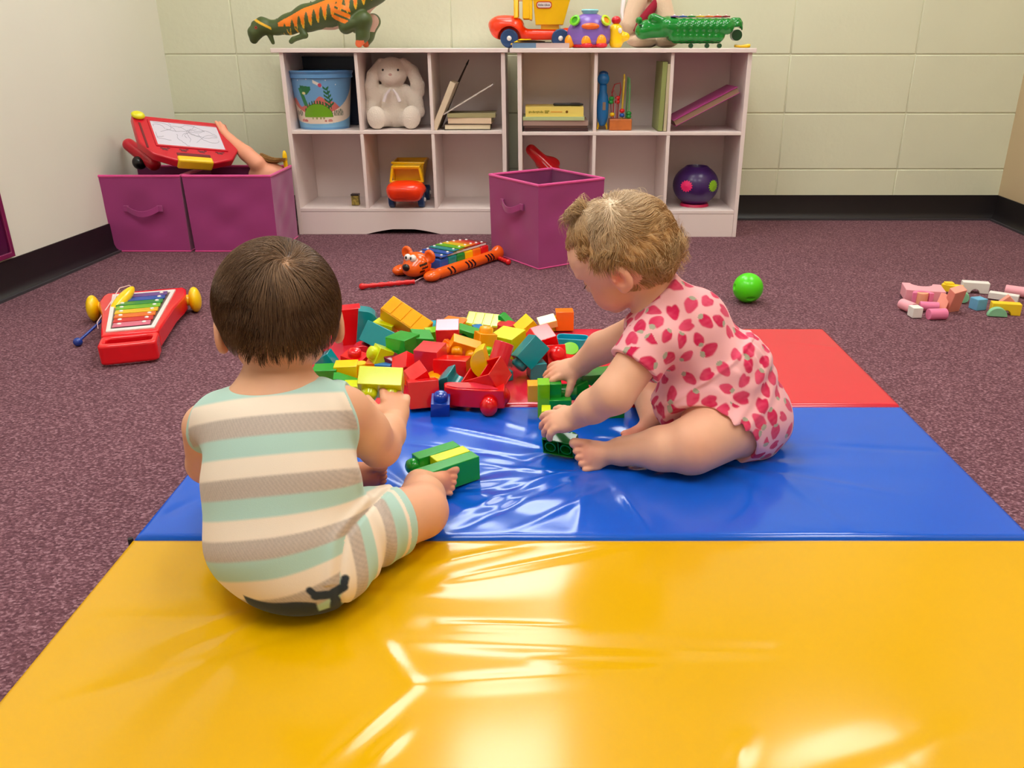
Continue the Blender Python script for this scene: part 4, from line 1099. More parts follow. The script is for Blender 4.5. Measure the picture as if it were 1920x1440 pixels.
MB().tube([p1 + dm * 1.02 - L0, p1 + dm * 1.08 - L0 + Vector((-.012, 0, .004)), p1 + dm * .8 - L0 + Vector((-.020, -.002, .016)), p1 + dm * .3 - L0 + Vector((-.014, -.01, .010)), p1 - dm * .2 - L0 + Vector((-.010, -.03, .0)), p1 - L0 + Vector((-.004, -.07, -.02))], .0013, n=6).build('string', m_string, ml)
# --- tiger xylophone
ta = atz(795, 528, 0); tb = atz(925, 487, 0); td = (tb - ta); tang_ = math.degrees(math.atan2(td.y, td.x))
tg = thing('tiger_xylophone', 'orange tiger-shaped toy xylophone with rainbow keys lying on the carpet', 'toy xylophone', (ta.x - .02, ta.y + .06, 0), (0, 0, 56))
# local: +X from head to tail, length about .36
s = SDF(); s.cap(P_(.02, -.068, .018), P_(.34, -.068, .020), .019, .019, k=0); s.cap(P_(.02, .068, .018), P_(.34, .068, .020), .019, .019, k=.01)
s.cap(P_(.03, -.05, .014), P_(.03, .05, .014), .014, .014, k=.01); s.cap(P_(.33, -.05, .014), P_(.33, .05, .014), .014, .014, k=.01)
s.ell(P_(-.018, -.070, .018), P_(.034, .026, .018), k=.012); s.ell(P_(-.018, .070, .018), P_(.034, .026, .018), k=.012)
s.ell(P_(.345, -.070, .026), P_(.022, .021, .026), k=.012); s.ell(P_(.345, .070, .026), P_(.022, .021, .026), k=.012)
D, lo, h = s.field(.0025); V, F = nets(D, lo, h); V = relax(V, F, 2)
oc, bk = lin3(RAIN['orange']), lin3((28, 14, 10)); oc = lin3((246, 98, 16)); sx = V[:, 0]
st = np.zeros(len(V), bool)
for c0 in (.055, .075, .150, .168, .186, .262, .278, .294): st |= (np.abs(sx - c0 - .006 * np.sin(V[:, 2] * 120)) < .0048) & (np.abs(V[:, 1]) > .070) & (V[:, 2] > .008) & (V[:, 2] < .034)
m_tig = pm('tiger_orange', (246, 98, 16), .16, .5, attr='Col', coat=.15)
npmesh('frame', V, F, m_tig, tg, np.where(st[:, None], bk, oc))
s = SDF(); s.ell(P_(-.012, 0, .048), P_(.040, .052, .040), k=0); s.ell(P_(-.040, 0, .036), P_(.028, .036, .026), k=.015)
for q in (-1, 1): s.ell(P_(-.004, q * .050, .078), P_(.011, .023, .023), k=.006); s.ell(P_(-.014, q * .051, .079), P_(.007, .014, .014), k=.004, sub=True)
D, lo, h = s.field(.002); V, F = nets(D, lo, h); V = relax(V, F, 2)
st = np.zeros(len(V), bool)
for q in (-1, 1):
    for (x, y, z, a, b2) in ((-.030, .044, .055, .012, .0035), (-.026, .047, .044, .010, .0035), (-.034, .034, .032, .008, .004)): st |= (np.abs(V[:, 1] * q - y) < .012) & (np.abs(V[:, 2] - z - (V[:, 0] - x) * .3) < b2) & (np.abs(V[:, 0] - x) < a)
hd = npmesh('head', V, F, m_tig, tg, np.where(st[:, None], bk, oc))
MB().ell((-.067, 0, .046), (.010, .014, .012)).build('nose', m_blk, hd)
for q in (-1, 1):
    MB().ell((-.043, q * .0115, .073), (.011, .0125, .013)).build('eye', m_whip, hd); MB().ell((-.052, q * .0105, .075), (.0035, .004, .0055)).build('pupil', m_blk, hd)
kc = ['blue', 'blue', 'teal', 'green', 'lime', 'yellow', 'orange', 'red', 'maroon']
for i in range(8):
    c = ['blue', 'blue', 'teal', 'lime', 'yellow', 'orange', 'red', 'maroon'][i]; x = .060 + i * .0335; z = .066 + .010 * math.sin(math.pi * i / 7.0)
    MB().box((x, 0, z), (.029, .122 - i * .004, .0035)).build('key', m_metal(c, RAIN[c]), tg, bevel=.001)
    for q in (-1, 1): MB().ell((x, q * (.046 - i * .0015), z + .003), (.005, .005, .003), n=12, m=6).build('peg', m_whip, tg)
for i, c in enumerate(('blue', 'teal', 'green', 'yellow', 'orange', 'red')):
    MB().box((.066 + i * .045, 0, .036), (.0445, .108, .044)).build('rainbow_block', rp(c), tg, bevel=.006, seg=3)
for q in (-1, 1): MB().box((.178, q * .046, .0625), (.25, .006, .006)).build('rail', m_whip, tg, bevel=.001)
k0 = tg.location
def mall(label, a, b, c):
    a, b = Vector(a), Vector(b); t = thing('mallet', label, 'mallet', tuple(a)); d = b - a; n = 24
    MB().tube([d * (i / n) for i in range(n + 1)], [.0075 + .0012 * math.sin(i * 1.6) for i in range(n + 1)], n=12).build('handle', rp('red'), t)
    MB().ell((0, 0, .0), .0105).build('tip', rp('red'), t)
    if c: MB().tube([d] + [Vector(x) - a for x in c], .0016, n=6).build('string', m_string, t)
mall('pink-red toy mallet on the carpet in front of the tiger xylophone', atz(679, 537, .011), atz(777, 528, .010), [atz(790, 521, .006), aty(830, 508, 2.72), aty(842, 498, 2.76)])
mall('red toy mallet end poking out behind the tiger beside the purple bin', atz(953, 491, .011), atz(926, 480, .010), None)
# --- green ball
gc_ = atz(1402, 545, .036); gp = Vector((gc_.x, gc_.y, 0))
s = SDF(); s.ell(P_(0, 0, .045), P_(.045, .045, .045), k=0); s.ell(P_(.002, -.038, .022), P_(.013, .010, .006), k=.002, sub=True); s.ell(P_(-.0435, -.006, .05), P_(.004, .008, .009), k=.002, sub=True)
D, lo, h = s.field(.0016); V, F = nets(D, lo, h); V = relax(V, F, 1)
bl = npmesh('toy_ball', V, F, plastic('ball_green', (84, 224, 10), .3)); bl.location = gp
tag(bl, 'bright green plastic ball on the carpet behind the girl', 'ball')
# --- pastel wooden blocks at the right edge
def wood(n, rgb): return pm('painted_wood_' + n, rgb, .5, .35, bump=(120, .05, .001), var=(14, .03))
WC = {'pink': wood('pink', (246, 170, 182)), 'rose': wood('rose', (240, 130, 170)), 'coral': wood('coral', (250, 160, 140)), 'white': wood('white', (238, 232, 226)), 'yellow': wood('yellow', (252, 210, 40)), 'blue': wood('blue', (110, 178, 216)), 'mint': wood('mint', (140, 202, 156)), 'peach': wood('peach', (250, 176, 140))}
GRP = 'pastel wooden blocks on the carpet'
def wb(kind, col, label, px, py, z, dims, rot, n=0):
    p = atz(px, py, z); mb = MB(); w, d, h = dims
    if kind == 'box': mb.box((0, 0, 0), dims)
    elif kind == 'cyl': mb.cyl((-w / 2, 0, 0), (w / 2, 0, 0), d / 2, n=24)
    elif kind == 'half': mb.prism([(w / 2 * math.cos(math.pi * i / 16), w / 2 * math.sin(math.pi * i / 16) - w / 5) for i in range(17)], -d / 2, d / 2, Matrix(((1, 0, 0, 0), (0, 0, -1, 0), (0, 1, 0, 0), (0, 0, 0, 1))))
    elif kind == 'tri': mb.prism([(-w / 2, -h / 2), (w / 2, -h / 2), (0, h / 2)], -d / 2, d / 2, Matrix(((1, 0, 0, 0), (0, 0, -1, 0), (0, 1, 0, 0), (0, 0, 0, 1))))
    elif kind == 'arch':
        r = n; pol = [(-w / 2, -h / 2), (-w / 2, h / 2), (w / 2, h / 2), (w / 2, -h / 2)] + [(r * math.cos(math.pi * i / 14), -h / 2 + r * math.sin(math.pi * i / 14)) for i in range(15)]
        mb.prism(pol, -d / 2, d / 2, Matrix(((1, 0, 0, 0), (0, 0, -1, 0), (0, 1, 0, 0), (0, 0, 0, 1))))
    elif kind == 'rainbow':
        ro, ri = n; pol = [(ro * math.cos(math.pi * i / 18), ro * math.sin(math.pi * i / 18) - ro / 2) for i in range(19)] + [(ri * math.cos(math.pi * i / 18), ri * math.sin(math.pi * i / 18) - ro / 2) for i in range(18, -1, -1)]
        mb.prism(pol, -d / 2, d / 2)
    o = mb.build('wooden_block', WC[col], None, bevel=.0016); o.location = p; o.rotation_euler = tuple(R(a) for a in rot)
    tag(o, label, 'block', GRP)
wb('arch', 'pink', 'large pale pink wooden arch block lying flat, leftmost of the pastel blocks', 1730, 549, .024, (.112, .036, .086), (90, 0, -14), .032)
wb('rainbow', 'rose', 'rose wooden arch ring nested inside the large pale pink block', 1728, 557, .027, (.05, .034, .05), (0, 0, -10), (.030, .0175))
wb('half', 'peach', 'small peach wooden half circle nested in the rose arch ring', 1729, 560, .026, (.034, .036, .02), (90, 0, -10))
wb('cyl', 'pink', 'pale pink wooden cylinder at the left front of the pastel blocks', 1702, 574, .017, (.052, .032, .03), (0, 0, -72))
wb('cyl', 'rose', 'thin rose wooden cylinder behind the front pink cylinder', 1742, 574, .018, (.052, .026, .02), (0, 0, -12))
wb('cyl', 'rose', 'pink wooden cylinder lying in front of the coral block', 1757, 589, .015, (.052, .032, .03), (0, 0, 4))
wb('box', 'white', 'white wooden block with a notch, in front of the pale pink cylinder', 1716, 584, .017, (.029, .032, .030), (0, 0, 4))
wb('box', 'coral', 'coral wooden wedge leaning on the pale pink arch', 1789, 563, .036, (.040, .026, .088), (24, -12, 14))
wb('tri', 'coral', 'coral wooden triangle tucked behind the coral wedge', 1770, 565, .030, (.046, .030, .046), (8, 0, 50))
wb('box', 'yellow', 'yellow wooden plank behind the coral wedge', 1785, 540, .020, (.060, .026, .022), (0, 0, -38))
wb('box', 'yellow', 'short yellow wooden block lying on the yellow plank', 1779, 535, .026, (.026, .024, .020), (0, 0, -8))
wb('cyl', 'mint', 'mint wooden cylinder behind the coral wedge', 1806, 557, .018, (.026, .032, .03), (0, 0, 70))
wb('arch', 'white', 'white wooden bridge block furthest back on the carpet', 1828, 538, .018, (.078, .030, .034), (0, 0, -16), .013)
wb('box', 'white', 'white wooden plank between the bridge and the pink cylinder', 1882, 556, .013, (.082, .026, .020), (0, 0, -36))
wb('cyl', 'pink', 'pale pink wooden cylinder at the far right edge of the blocks', 1905, 546, .018, (.060, .032, .03), (0, 0, -34))
wb('box', 'blue', 'sky blue wooden cube right of the coral wedge', 1834, 569, .017, (.034, .034, .034), (0, 0, 14))
wb('tri', 'coral', 'flat coral wooden triangle behind the yellow bridge', 1890, 562, .022, (.060, .020, .03), (0, 0, -14))
wb('arch', 'yellow', 'yellow wooden bridge block behind the mint half circle', 1885, 578, .017, (.078, .028, .034), (0, 0, -14), .014)
wb('half', 'mint', 'mint green wooden half circle in front of the yellow bridge', 1870, 586, .012, (.052, .018, .03), (0, 0, -12))
# ================================================================== BUILDING BLOCKS
BC = {'red': (232, 14, 22), 'pinkred': (222, 40, 56), 'orange': (255, 120, 16), 'amber': (255, 172, 10), 'yellow': (250, 214, 12), 'lime': (214, 226, 12), 'lgreen': (120, 206, 20),
      'green': (20, 160, 46), 'dgreen': (10, 132, 38), 'teal': (10, 146, 156), 'turq': (20, 168, 196), 'blue': (14, 58, 160), 'sblue': (50, 130, 200), 'maroon': (140, 16, 44), 'cream': (246, 226, 130)}
def bp_(n): return pm('block_' + n, BC[n], .17, .5, var=(25, .03), coat=.25)
STG = 'building blocks in the pile on the mat'
def open_box(mb, w, d, h, th=.0022, tubes=True):
    """brick shell, open underneath, with the gripping rings inside"""
    a, b = w / 2, d / 2; z0, z1 = -h / 2, h / 2
    o = [(-a, -b), (a, -b), (a, b), (-a, b)]; i = [(-a + th, -b + th), (a - th, -b + th), (a - th, b - th), (-a + th, b - th)]
    vs = [(x, y, z0) for x, y in o] + [(x, y, z1) for x, y in o] + [(x, y, z0) for x, y in i] + [(x, y, z1 - th) for x, y in i]
    fs = [(4, 5, 6, 7), (8, 9, 10, 11)[::1], (12, 15, 14, 13)]
    fs = [(4, 5, 6, 7), (12, 15, 14, 13)]
    for k in range(4):
        n = (k + 1) % 4; fs += [(k, n, 4 + n, 4 + k), (8 + n, 8 + k, 12 + k, 12 + n), (n, k, 8 + k, 8 + n)]
    mb.add(vs, fs)
def stud(mb, x, y, z, r, h): mb.lathe([(r, 0), (r, h * .55), (r * .93, h * .78), (r * .72, h * .93), (r * .35, h * 1.0), (1e-5, h * 1.01)], 20, Matrix.Translation((x, y, z)), cap=False)
def grid(w, n, i): return -w / 2 + w * (i + .5) / n
def block(kind, col, label, pos, dims, rot, studs=(2, 1), group=STG, parent=None):
    w, d, h = dims; m = bp_(col); mb = MB()
    XZ = Matrix(((1, 0, 0, 0), (0, 0, -1, 0), (0, 1, 0, 0), (0, 0, 0, 1)))
    t = bpy.data.objects.new('building_block', None); COL.objects.link(t); t.location = pos; t.rotation_euler = tuple(R(a) for a in rot) if not isinstance(rot, Euler) else rot
    tag(t, label, 'block', group); nx, ny = studs; rs_ = min(w / max(nx, 1), d / max(ny, 1)) * .385; sh = min(.016, rs_ * 1.25)
    if kind == 'brick': open_box(mb, w, d, h)
    elif kind == 'solid': mb.box((0, 0, 0), dims)
    elif kind == 'ribbed':      # closed face with shallow panels between ribs
        mb.box((0, 0, -.001), (w, d, h - .002)); n_ = 4 if w > .08 else 3
        for i in range(n_): mb.box((grid(w, n_, i), 0, h / 2 - .001), (w / n_ - .003, d - .004, .002))
        stz = -1
    elif kind == 'tray':
        T = Matrix.Rotation(math.pi, 4, 'X'); o = rrect(w, d, d * .3); i = rrect(w - .006, d - .006, d * .27); mb.ringprism(o, i, -h / 2, h / 2); mb.prism(o, -h / 2, -h / 2 + .003)
    elif kind == 'cyl': mb.lathe([(d / 2, -h / 2), (d / 2, h / 2)], 32)
    elif kind == 'halfdisc': mb.prism([(w / 2 * math.cos(math.pi * i / 20), w / 2 * math.sin(math.pi * i / 20) - w / 4) for i in range(21)], -d / 2, d / 2, XZ)
    elif kind == 'wedge': mb.prism([(-w / 2, -h / 2), (w / 2, -h / 2), (w / 2, -h / 2 + h * .25), (-w / 2 + w * .2, h / 2), (-w / 2, h / 2)], -d / 2, d / 2, XZ)
    elif kind == 'roof': mb.prism([(-w / 2, -h / 2), (w / 2, -h / 2), (w / 2, -h * .1), (0, h / 2), (-w / 2, -h * .1)], -d / 2, d / 2, XZ)
    elif kind == 'roofopen':
        o = [(-w / 2, -h / 2), (w / 2, -h / 2), (w / 2, -h * .1), (0, h / 2), (-w / 2, -h * .1)]; i = [(p[0] * .9, p[1] * .88) for p in o]; mb.ringprism(o, i, -d / 2, d / 2, XZ); mb.prism(i, d / 2 - .003, d / 2 - .001, XZ)
    elif kind == 'rbrick':      # one top edge rounded over
        r = min(w, h) * .62; pol = [(-w / 2, -h / 2), (w / 2, -h / 2), (w / 2, h / 2 - r)] + [(w / 2 - r + r * math.cos(R(a)), h / 2 - r + r * math.sin(R(a))) for a in range(10, 91, 10)] + [(-w / 2, h / 2)]
        mb.prism(pol, -d / 2, d / 2, XZ)
    elif kind == 'arch':
        r = w * .28; mb.prism([(-w / 2, -h / 2), (-w / 2, h / 2), (w / 2, h / 2), (w / 2, -h / 2)] + [(r * math.cos(math.pi * i / 14), -h / 2 + r * math.sin(math.pi * i / 14)) for i in range(15)], -d / 2, d / 2, XZ)
    elif kind == 'heart':
        pol = [(-w / 2, -h / 2), (w / 2, -h / 2)] + [(w / 2 * (.75 + .25 * math.cos(a * 6.28)) , -h / 2 + h * a) for a in (.25, .4, .55, .7, .85, .95)] + [(w * .15, h / 2), (-w / 2, h / 2 - .01)]
        mb.prism(pol, -d / 2, d / 2, XZ)
    mb.build('body', m, t, bevel=.0014)
    if kind in ('brick',) and nx * ny:
        tb = MB()
        for i in range(nx):
            for j in range(ny):
                x, y = grid(w, nx, i), grid(d, ny, j); T = Matrix.Translation((x, y, -h / 2 + .001)); tb.lathe([(rs_ * .95, 0), (rs_ * .95, h - .004), (rs_ * .78, h - .004), (rs_ * .78, 0), (rs_ * .95, 0)], 18, T, cap=False)
        tb.boxm((-w / 2 + .002, -.0008, -h / 2 + .003), (w / 2 - .002, .0008, h / 2 - .003)) if ny > 1 else None
        for i in range(1, nx): tb.boxm((grid(w, nx, i - 1) + w / nx / 2 - .0008, -d / 2 + .002, -h / 2 + .003), (grid(w, nx, i - 1) + w / nx / 2 + .0008, d / 2 - .002, h / 2 - .003))
        ri = tb.build('rings', m, t)
    for i in range(nx):
        for j in range(ny):
            s_ = MB(); stud(s_, grid(w, nx, i), grid(d, ny, j), h / 2 - (0.0004), rs_, sh); s_.build('stud', m, t)
    return t
KS = 1.10
def pb(kind, col, label, px, py, z, dims, rot, studs=(2, 1)): return block(kind, col, label, atz(px, py, z), tuple(a * KS for a in dims), rot, studs)
def aim(d, roll=0):
    return (Vector(d).to_track_quat('Z', 'Y') @ Euler((0, 0, R(roll))).to_quaternion()).to_euler()
Z0 = MZ
# back rows
pb('brick', 'red', 'tall red block standing on its end at the back left of the pile', 659, 609, .080, (.086, .040, .048), (0, 88, 14), (2, 1))
pb('rbrick', 'teal', 'teal block with a rounded corner against the tall red block', 689, 612, .080, (.044, .040, .082), (0, 8, 10), (0, 0))
pb('brick', 'lime', 'small lime block behind the teal trough', 722, 613, .092, (.046, .034, .024), (0, 10, -14), (0, 0))
pb('ribbed', 'amber', 'long amber block with ribs, tipped up at the top left of the pile', 762, 600, .112, (.108, .046, .040), (28, 27, -22), (0, 0))
pb('solid', 'turq', 'flat turquoise plate at the very back of the pile', 813, 612, .058, (.060, .050, .014), (0, 0, 4), (0, 0))
pb('brick', 'orange', 'orange block behind the red cube at the back of the pile', 851, 612, .066, (.056, .048, .028), (6, 0, -26), (0, 0))
pb('rbrick', 'cream', 'pale yellow block beside the orange back block', 872, 611, .062, (.026, .03, .034), (0, 0, 10), (0, 0))
pb('ribbed', 'lime', 'long lime block lying across the back row', 908, 605, .072, (.082, .046, .024), (22, 4, -8), (0, 0))
pb('cyl', 'lime', 'lime round block under the long lime block', 887, 615, .060, (.03, .032, .03), (0, 0, 0), (0, 0))
pb('wedge', 'green', 'green wedge sticking up at the back of the pile', 951, 602, .076, (.034, .030, .032), (0, 0, -20), (0, 0))
pb('cyl', 'pinkred', 'pink-red disc block standing upright in the back row', 950, 616, .066, (.04, .043, .026), (0, 0, 0), (0, 0))
pb('brick', 'yellow', 'yellow block tilted beside the disc in the back row', 989, 615, .078, (.040, .040, .038), (10, -38, 20), (0, 0))
pb('brick', 'cream', 'pale lime block right of the yellow tilted block', 1026, 604, .064, (.042, .034, .018), (14, -12, 10), (0, 0))
pb('brick', 'orange', 'orange block standing upright at the back right corner of the pile', 1058, 599, .066, (.042, .034, .046), (0, 0, 3), (0, 0))
pb('brick', 'lime', 'lime block lying between the pale block and the upright orange block', 1036, 610, .050, (.036, .03, .02), (0, 0, 20), (1, 1))
# second row
pb('brick', 'teal', 'long teal block lying on its side, open towards the camera', 722, 637, .084, (.092, .046, .040), (62, 18, -22), (0, 0))
pb('brick', 'green', 'green cube reflecting white light at the centre left of the pile', 756, 648, .096, (.050, .050, .044), (0, 0, -30), (0, 0))
pb('brick', 'green', 'green block leaning on the right side of the bright green cube', 789, 643, .092, (.042, .046, .042), (8, 10, 20), (0, 0))
pb('brick', 'lgreen', 'light green block squeezed between the green block and red cube', 811, 634, .082, (.026, .036, .040), (0, 0, 24), (0, 0))
pb('solid', 'teal', 'teal block mostly hidden behind the light green block', 806, 620, .054, (.040, .030, .022), (0, 0, 0), (0, 0))
pb('brick', 'pinkred', 'red cube standing high at the middle back of the pile', 840, 628, .104, (.048, .050, .050), (10, 0, 4), (0, 0))
pb('arch', 'green', 'green bridge block right of the high red cube', 876, 625, .086, (.056, .034, .024), (0, 8, -24), (0, 0))
pb('cyl', 'green', 'green cylinder lying under the green bridge block', 866, 638, .072, (.03, .024, .034), (0, 74, 30), (0, 0))
pb('brick', 'sblue', 'small sky blue block behind the amber studded block', 897, 620, .070, (.022, .03, .022), (0, 0, 20), (0, 0))
pb('brick', 'amber', 'amber block with a tall round stud near the middle of the pile', 909, 643, .094, (.038, .038, .044), (-6, 10, 22), (1, 1))
pb('brick', 'lime', 'lime cube with grooved top in the middle right of the pile', 953, 642, .086, (.056, .056, .046), (6, 0, -30), (0, 0))
pb('roof', 'red', 'bright red hollow block at the right shoulder of the pile', 1024, 632, .092, (.062, .050, .044), (20, 28, 34), (0, 0))
pb('brick', 'orange', 'orange block wedged under the yellow tilted block', 990, 632, .060, (.036, .036, .030), (0, 0, 10), (0, 0))
pb('tray', 'turq', 'turquoise boat-shaped tray at the right end of the pile', 1073, 644, .052, (.070, .038, .032), (0, 0, -10), (0, 0))
pb('cyl', 'lgreen', 'light green round block below the turquoise tray', 1069, 660, .048, (.03, .036, .026), (30, 0, 0), (0, 0))
# third row
pb('halfdisc', 'pinkred', 'pink-red rounded block left of the lime studded block', 679, 652, .064, (.040, .034, .036), (0, 0, 14), (0, 0))
pb('brick', 'red', 'red block with a stud, lying by the boy\'s ear', 666, 674, .058, (.048, .036, .024), (12, 10, -24), (1, 1))
pb('brick', 'teal', 'dark teal block half hidden behind the boy\'s neck', 612, 676, .052, (.034, .036, .030), (0, -30, 0), (0, 0))
pb('brick', 'lime', 'lime block with a round stud pointing left, left of the green cube', 715, 667, .082, (.036, .036, .032), (0, -62, 30), (1, 1))
pb('solid', 'maroon', 'small maroon block below the bright green cube', 738, 676, .074, (.034, .028, .018), (10, 20, -26), (0, 0))
pb('roofopen', 'red', 'red roof block lying open in front of the maroon block', 762, 683, .078, (.058, .040, .036), (30, 4, 6), (0, 0))
pb('brick', 'pinkred', 'dark red house-like block in the middle of the pile', 808, 672, .092, (.050, .050, .052), (4, 0, -16), (0, 0))
pb('brick', 'orange', 'small orange-red hollow block leaning right of the dark red block', 840, 654, .090, (.030, .030, .024), (70, 30, -20), (1, 1))
pb('brick', 'amber', 'orange block showing its grooved underside, above the yellow half disc', 870, 652, .096, (.060, .040, .024), (118, 22, 14), (2, 1))
pb('rbrick', 'red', 'long red block with a rounded end, left of the yellow half disc', 848, 692, .078, (.066, .046, .046), (8, 180, -8), (0, 0))
pb('halfdisc', 'yellow', 'big yellow half-disc block standing in front of the middle of the pile', 900, 680, .112, (.064, .030, .03), (-14, -102, 8), (0, 0))
pb('brick', 'lgreen', 'light green block peeking out right of the yellow half disc', 915, 678, .060, (.026, .03, .04), (0, 0, 0), (1, 1))
pb('cyl', 'pinkred', 'red cylinder leaning towards the camera right of the yellow half disc', 938, 668, .096, (.04, .040, .056), aim((-.30, -.42, -.85)), (0, 0))
pb('brick', 'teal', 'teal block tipped over with its round stud facing down left', 994, 660, .092, (.042, .042, .058), aim((-.62, -.42, -.62), 20), (1, 1))
pb('solid', 'teal', 'dark teal cube below the tipped teal block', 1006, 692, .054, (.034, .034, .034), (0, 0, 16), (0, 0))
pb('brick', 'red', 'red cube with a round stud facing the camera at the right of the pile', 1040, 667, .072, (.040, .040, .040), (62, 0, 14), (1, 1))
pb('brick', 'red', 'small red block between the teal block and the red studded cube', 1010, 670, .058, (.024, .03, .02), (0, 0, 30), (0, 0))
pb('brick', 'red', 'small red block behind the girl\'s far hand', 1067, 678, .050, (.032, .03, .022), (0, 0, -20), (0, 0))
pb('cyl', 'teal', 'dark teal round block in the shadow below the red cylinder', 934, 698, .052, (.03, .032, .026), (50, 0, 30), (0, 0))
pb('solid', 'teal', 'small dark teal block beside the round teal block', 950, 703, .048, (.020, .02, .02), (0, 0, 30), (0, 0))
# front row
pb('rbrick', 'green', 'green block with a rounded end at the left front of the pile', 611, 699, .052, (.048, .042, .026), (0, 180, 186), (0, 0))
pb('brick', 'yellow', 'yellow-lime block joined to the green rounded block', 650, 694, .054, (.046, .040, .030), (0, 0, 6), (0, 0))
pb('cyl', 'yellow', 'short yellow stud-shaped block right of the yellow-lime block', 677, 690, .056, (.03, .024, .024), (0, 0, 0), (0, 0))
pb('wedge', 'green', 'flat green wedge below the yellow-lime block', 650, 713, .052, (.050, .036, .024), (0, 0, 12), (0, 0))
pb('brick', 'lime', 'lime block hidden behind the boy\'s right shoulder', 661, 730, .050, (.034, .034, .026), (0, 0, 0), (0, 0))
pb('brick', 'orange', 'orange-red block behind the block the boy holds', 700, 686, .060, (.026, .03, .022), (0, 0, 0), (0, 0))
pb('brick', 'sblue', 'small blue block behind the block the boy holds', 722, 688, .062, (.034, .03, .020), (0, 0, -8), (0, 0))
pb('roofopen', 'red', 'tall red roof-shaped block standing right of the held lime block', 786, 704, .082, (.046, .044, .046), (10, 20, 30), (0, 0))
pb('brick', 'red', 'large red block with an open side, beside the boy\'s hand', 793, 737, .064, (.056, .050, .052), (74, 0, 14), (0, 0))
pb('halfdisc', 'amber', 'orange round-topped block between the red roof block and teal heart block', 814, 710, .066, (.042, .034, .03), (0, 0, 0), (0, 0))
pb('heart', 'teal', 'teal block with a scalloped edge behind the red car', 842, 717, .072, (.050, .040, .044), (20, -32, -30), (0, 0))
pb('brick', 'yellow', 'small yellow block wedged behind the dark blue block', 819, 732, .050, (.014, .03, .03), (0, 0, 0), (0, 0))
pb('brick', 'blue', 'dark blue block at the front edge of the pile on the blue panel', 826, 761, .054, (.034, .034, .032), (14, 4, 4), (1, 1))
pb('brick', 'red', 'red block with a pale reflection behind the girl\'s knee', 1200, 733, .062, (.036, .040, .040), (0, 0, 0), (0, 0))
# the red car: scoop body and flat base with round wheels
cp = atz(890, 764, .040)
car_s = 1.10
car = thing('toy_car', 'red toy car base with ball wheels and an open red tipper, front of the pile', 'toy car', (cp.x, cp.y, MZ), (0, 0, -4))
m_r = bp_('red'); mb = MB()
pol = [(-.058, .012), (-.050, .018), (.056, .018), (.058, -.018), (.030, -.020), (-.030, -.016), (-.054, -.006)]
mb.prism(pol, .010, .042); mb.build('base', m_r, car, bevel=.002)
MB().prism([(-.052, .010), (.020, .015), (.046, -.015), (-.028, -.013), (-.050, -.004)], .0422, .0434).build('deck', pm('block_gloss_red', (236, 60, 80), .08, .5, coat=.6), car)
for (x, y) in ((.030, -.026), (.048, .024), (-.034, .020)):
    w_ = MB(); w_.ell((x, y, .0165), (.0165, .0165, .0165), n=20, m=14); w_.build('wheel', m_r, car)
mb = MB(); mb.m = Matrix.Translation((.020, .034, .044)) @ Euler((R(22), R(-22), R(-30))).to_matrix().to_4x4()
o = [(-.040, -.026), (.034, -.026), (.034, .026), (-.040, .026)]; i = [(-.036, -.023), (.031, -.023), (.031, .023), (-.036, .023)]
mb.ringprism(o, i, -.018, .020); mb.prism(o, -.021, -.018); mb.box((.0, 0, .0), (.002, .046, .030)); mb.build('tipper', m_r, car, bevel=.001)
car.scale = (1.10, 1.1, 1.25)
# --- blocks out in front of the pile, fitted together in groups
G2 = 'green and yellow blocks joined by the boy\'s foot'
def flat_brick(col, label, pos, rz, dims, studs, group, rot=None):
    return block('brick', col, label, pos, dims, rot if rot else (0, 0, rz), studs, group)
# three bricks on their side, studs pointing left towards the boy
A = atz(893, 868, MZ + .022)
ax = Vector((A.x - atz(772, 908, MZ + .022).x, A.y - atz(772, 908, MZ + .022).y, 0)).normalized(); ang = math.degrees(math.atan2(ax.y, ax.x))
q = Vector((-ax.y, ax.x, 0)); cen_ = atz(831, 880, MZ + .026)
def side(col, label, off_, along, L, wd, st, zz=.022):
    p = cen_ + q * off_ + ax * along; p.z = MZ + zz
    # brick lying on its side: studs towards -ax
    return block('brick', col, label, p, (wd, .042, L), (0, 0, 0), st, G2)
for (col, label, off_, along, L, st) in (('green', 'long green block lying on its side against the boy\'s toes', -.014, .000, .112, 1), ('lime', 'lime block sandwiched between two green blocks by the boy\'s foot', .0125, .022, .066, 1), ('green', 'green block with round studs on the far side of the lime block', .039, .010, .082, 1)):
    p = cen_ + q * off_ + ax * along; p.z = MZ + .0225
    t = block('brick', col, label, p, (.044, .0255, L), (0, 0, 0), (0, 0), G2)
    for xo in ((-.008,) if col == 'lime' else (.004,)):
        s_ = MB(); s_.lathe([(.0130, -.002), (.0145, .006), (.0125, .013), (.007, .017), (1e-5, .018)], 22, Matrix.Translation((xo, 0, L / 2)), cap=False); s_.build('stud', bp_(col), t)
    # local Z (studs) -> -ax, local X -> up, local Y -> q
    M = Matrix(((0, q.x, -ax.x, p.x), (0, q.y, -ax.y, p.y), (1, 0, 0, p.z), (0, 0, 0, 1)))
    Rm = Matrix(((0, q.x, -ax.x), (0, q.y, -ax.y), (1, 0, 0))); t.rotation_euler = Rm.to_euler()
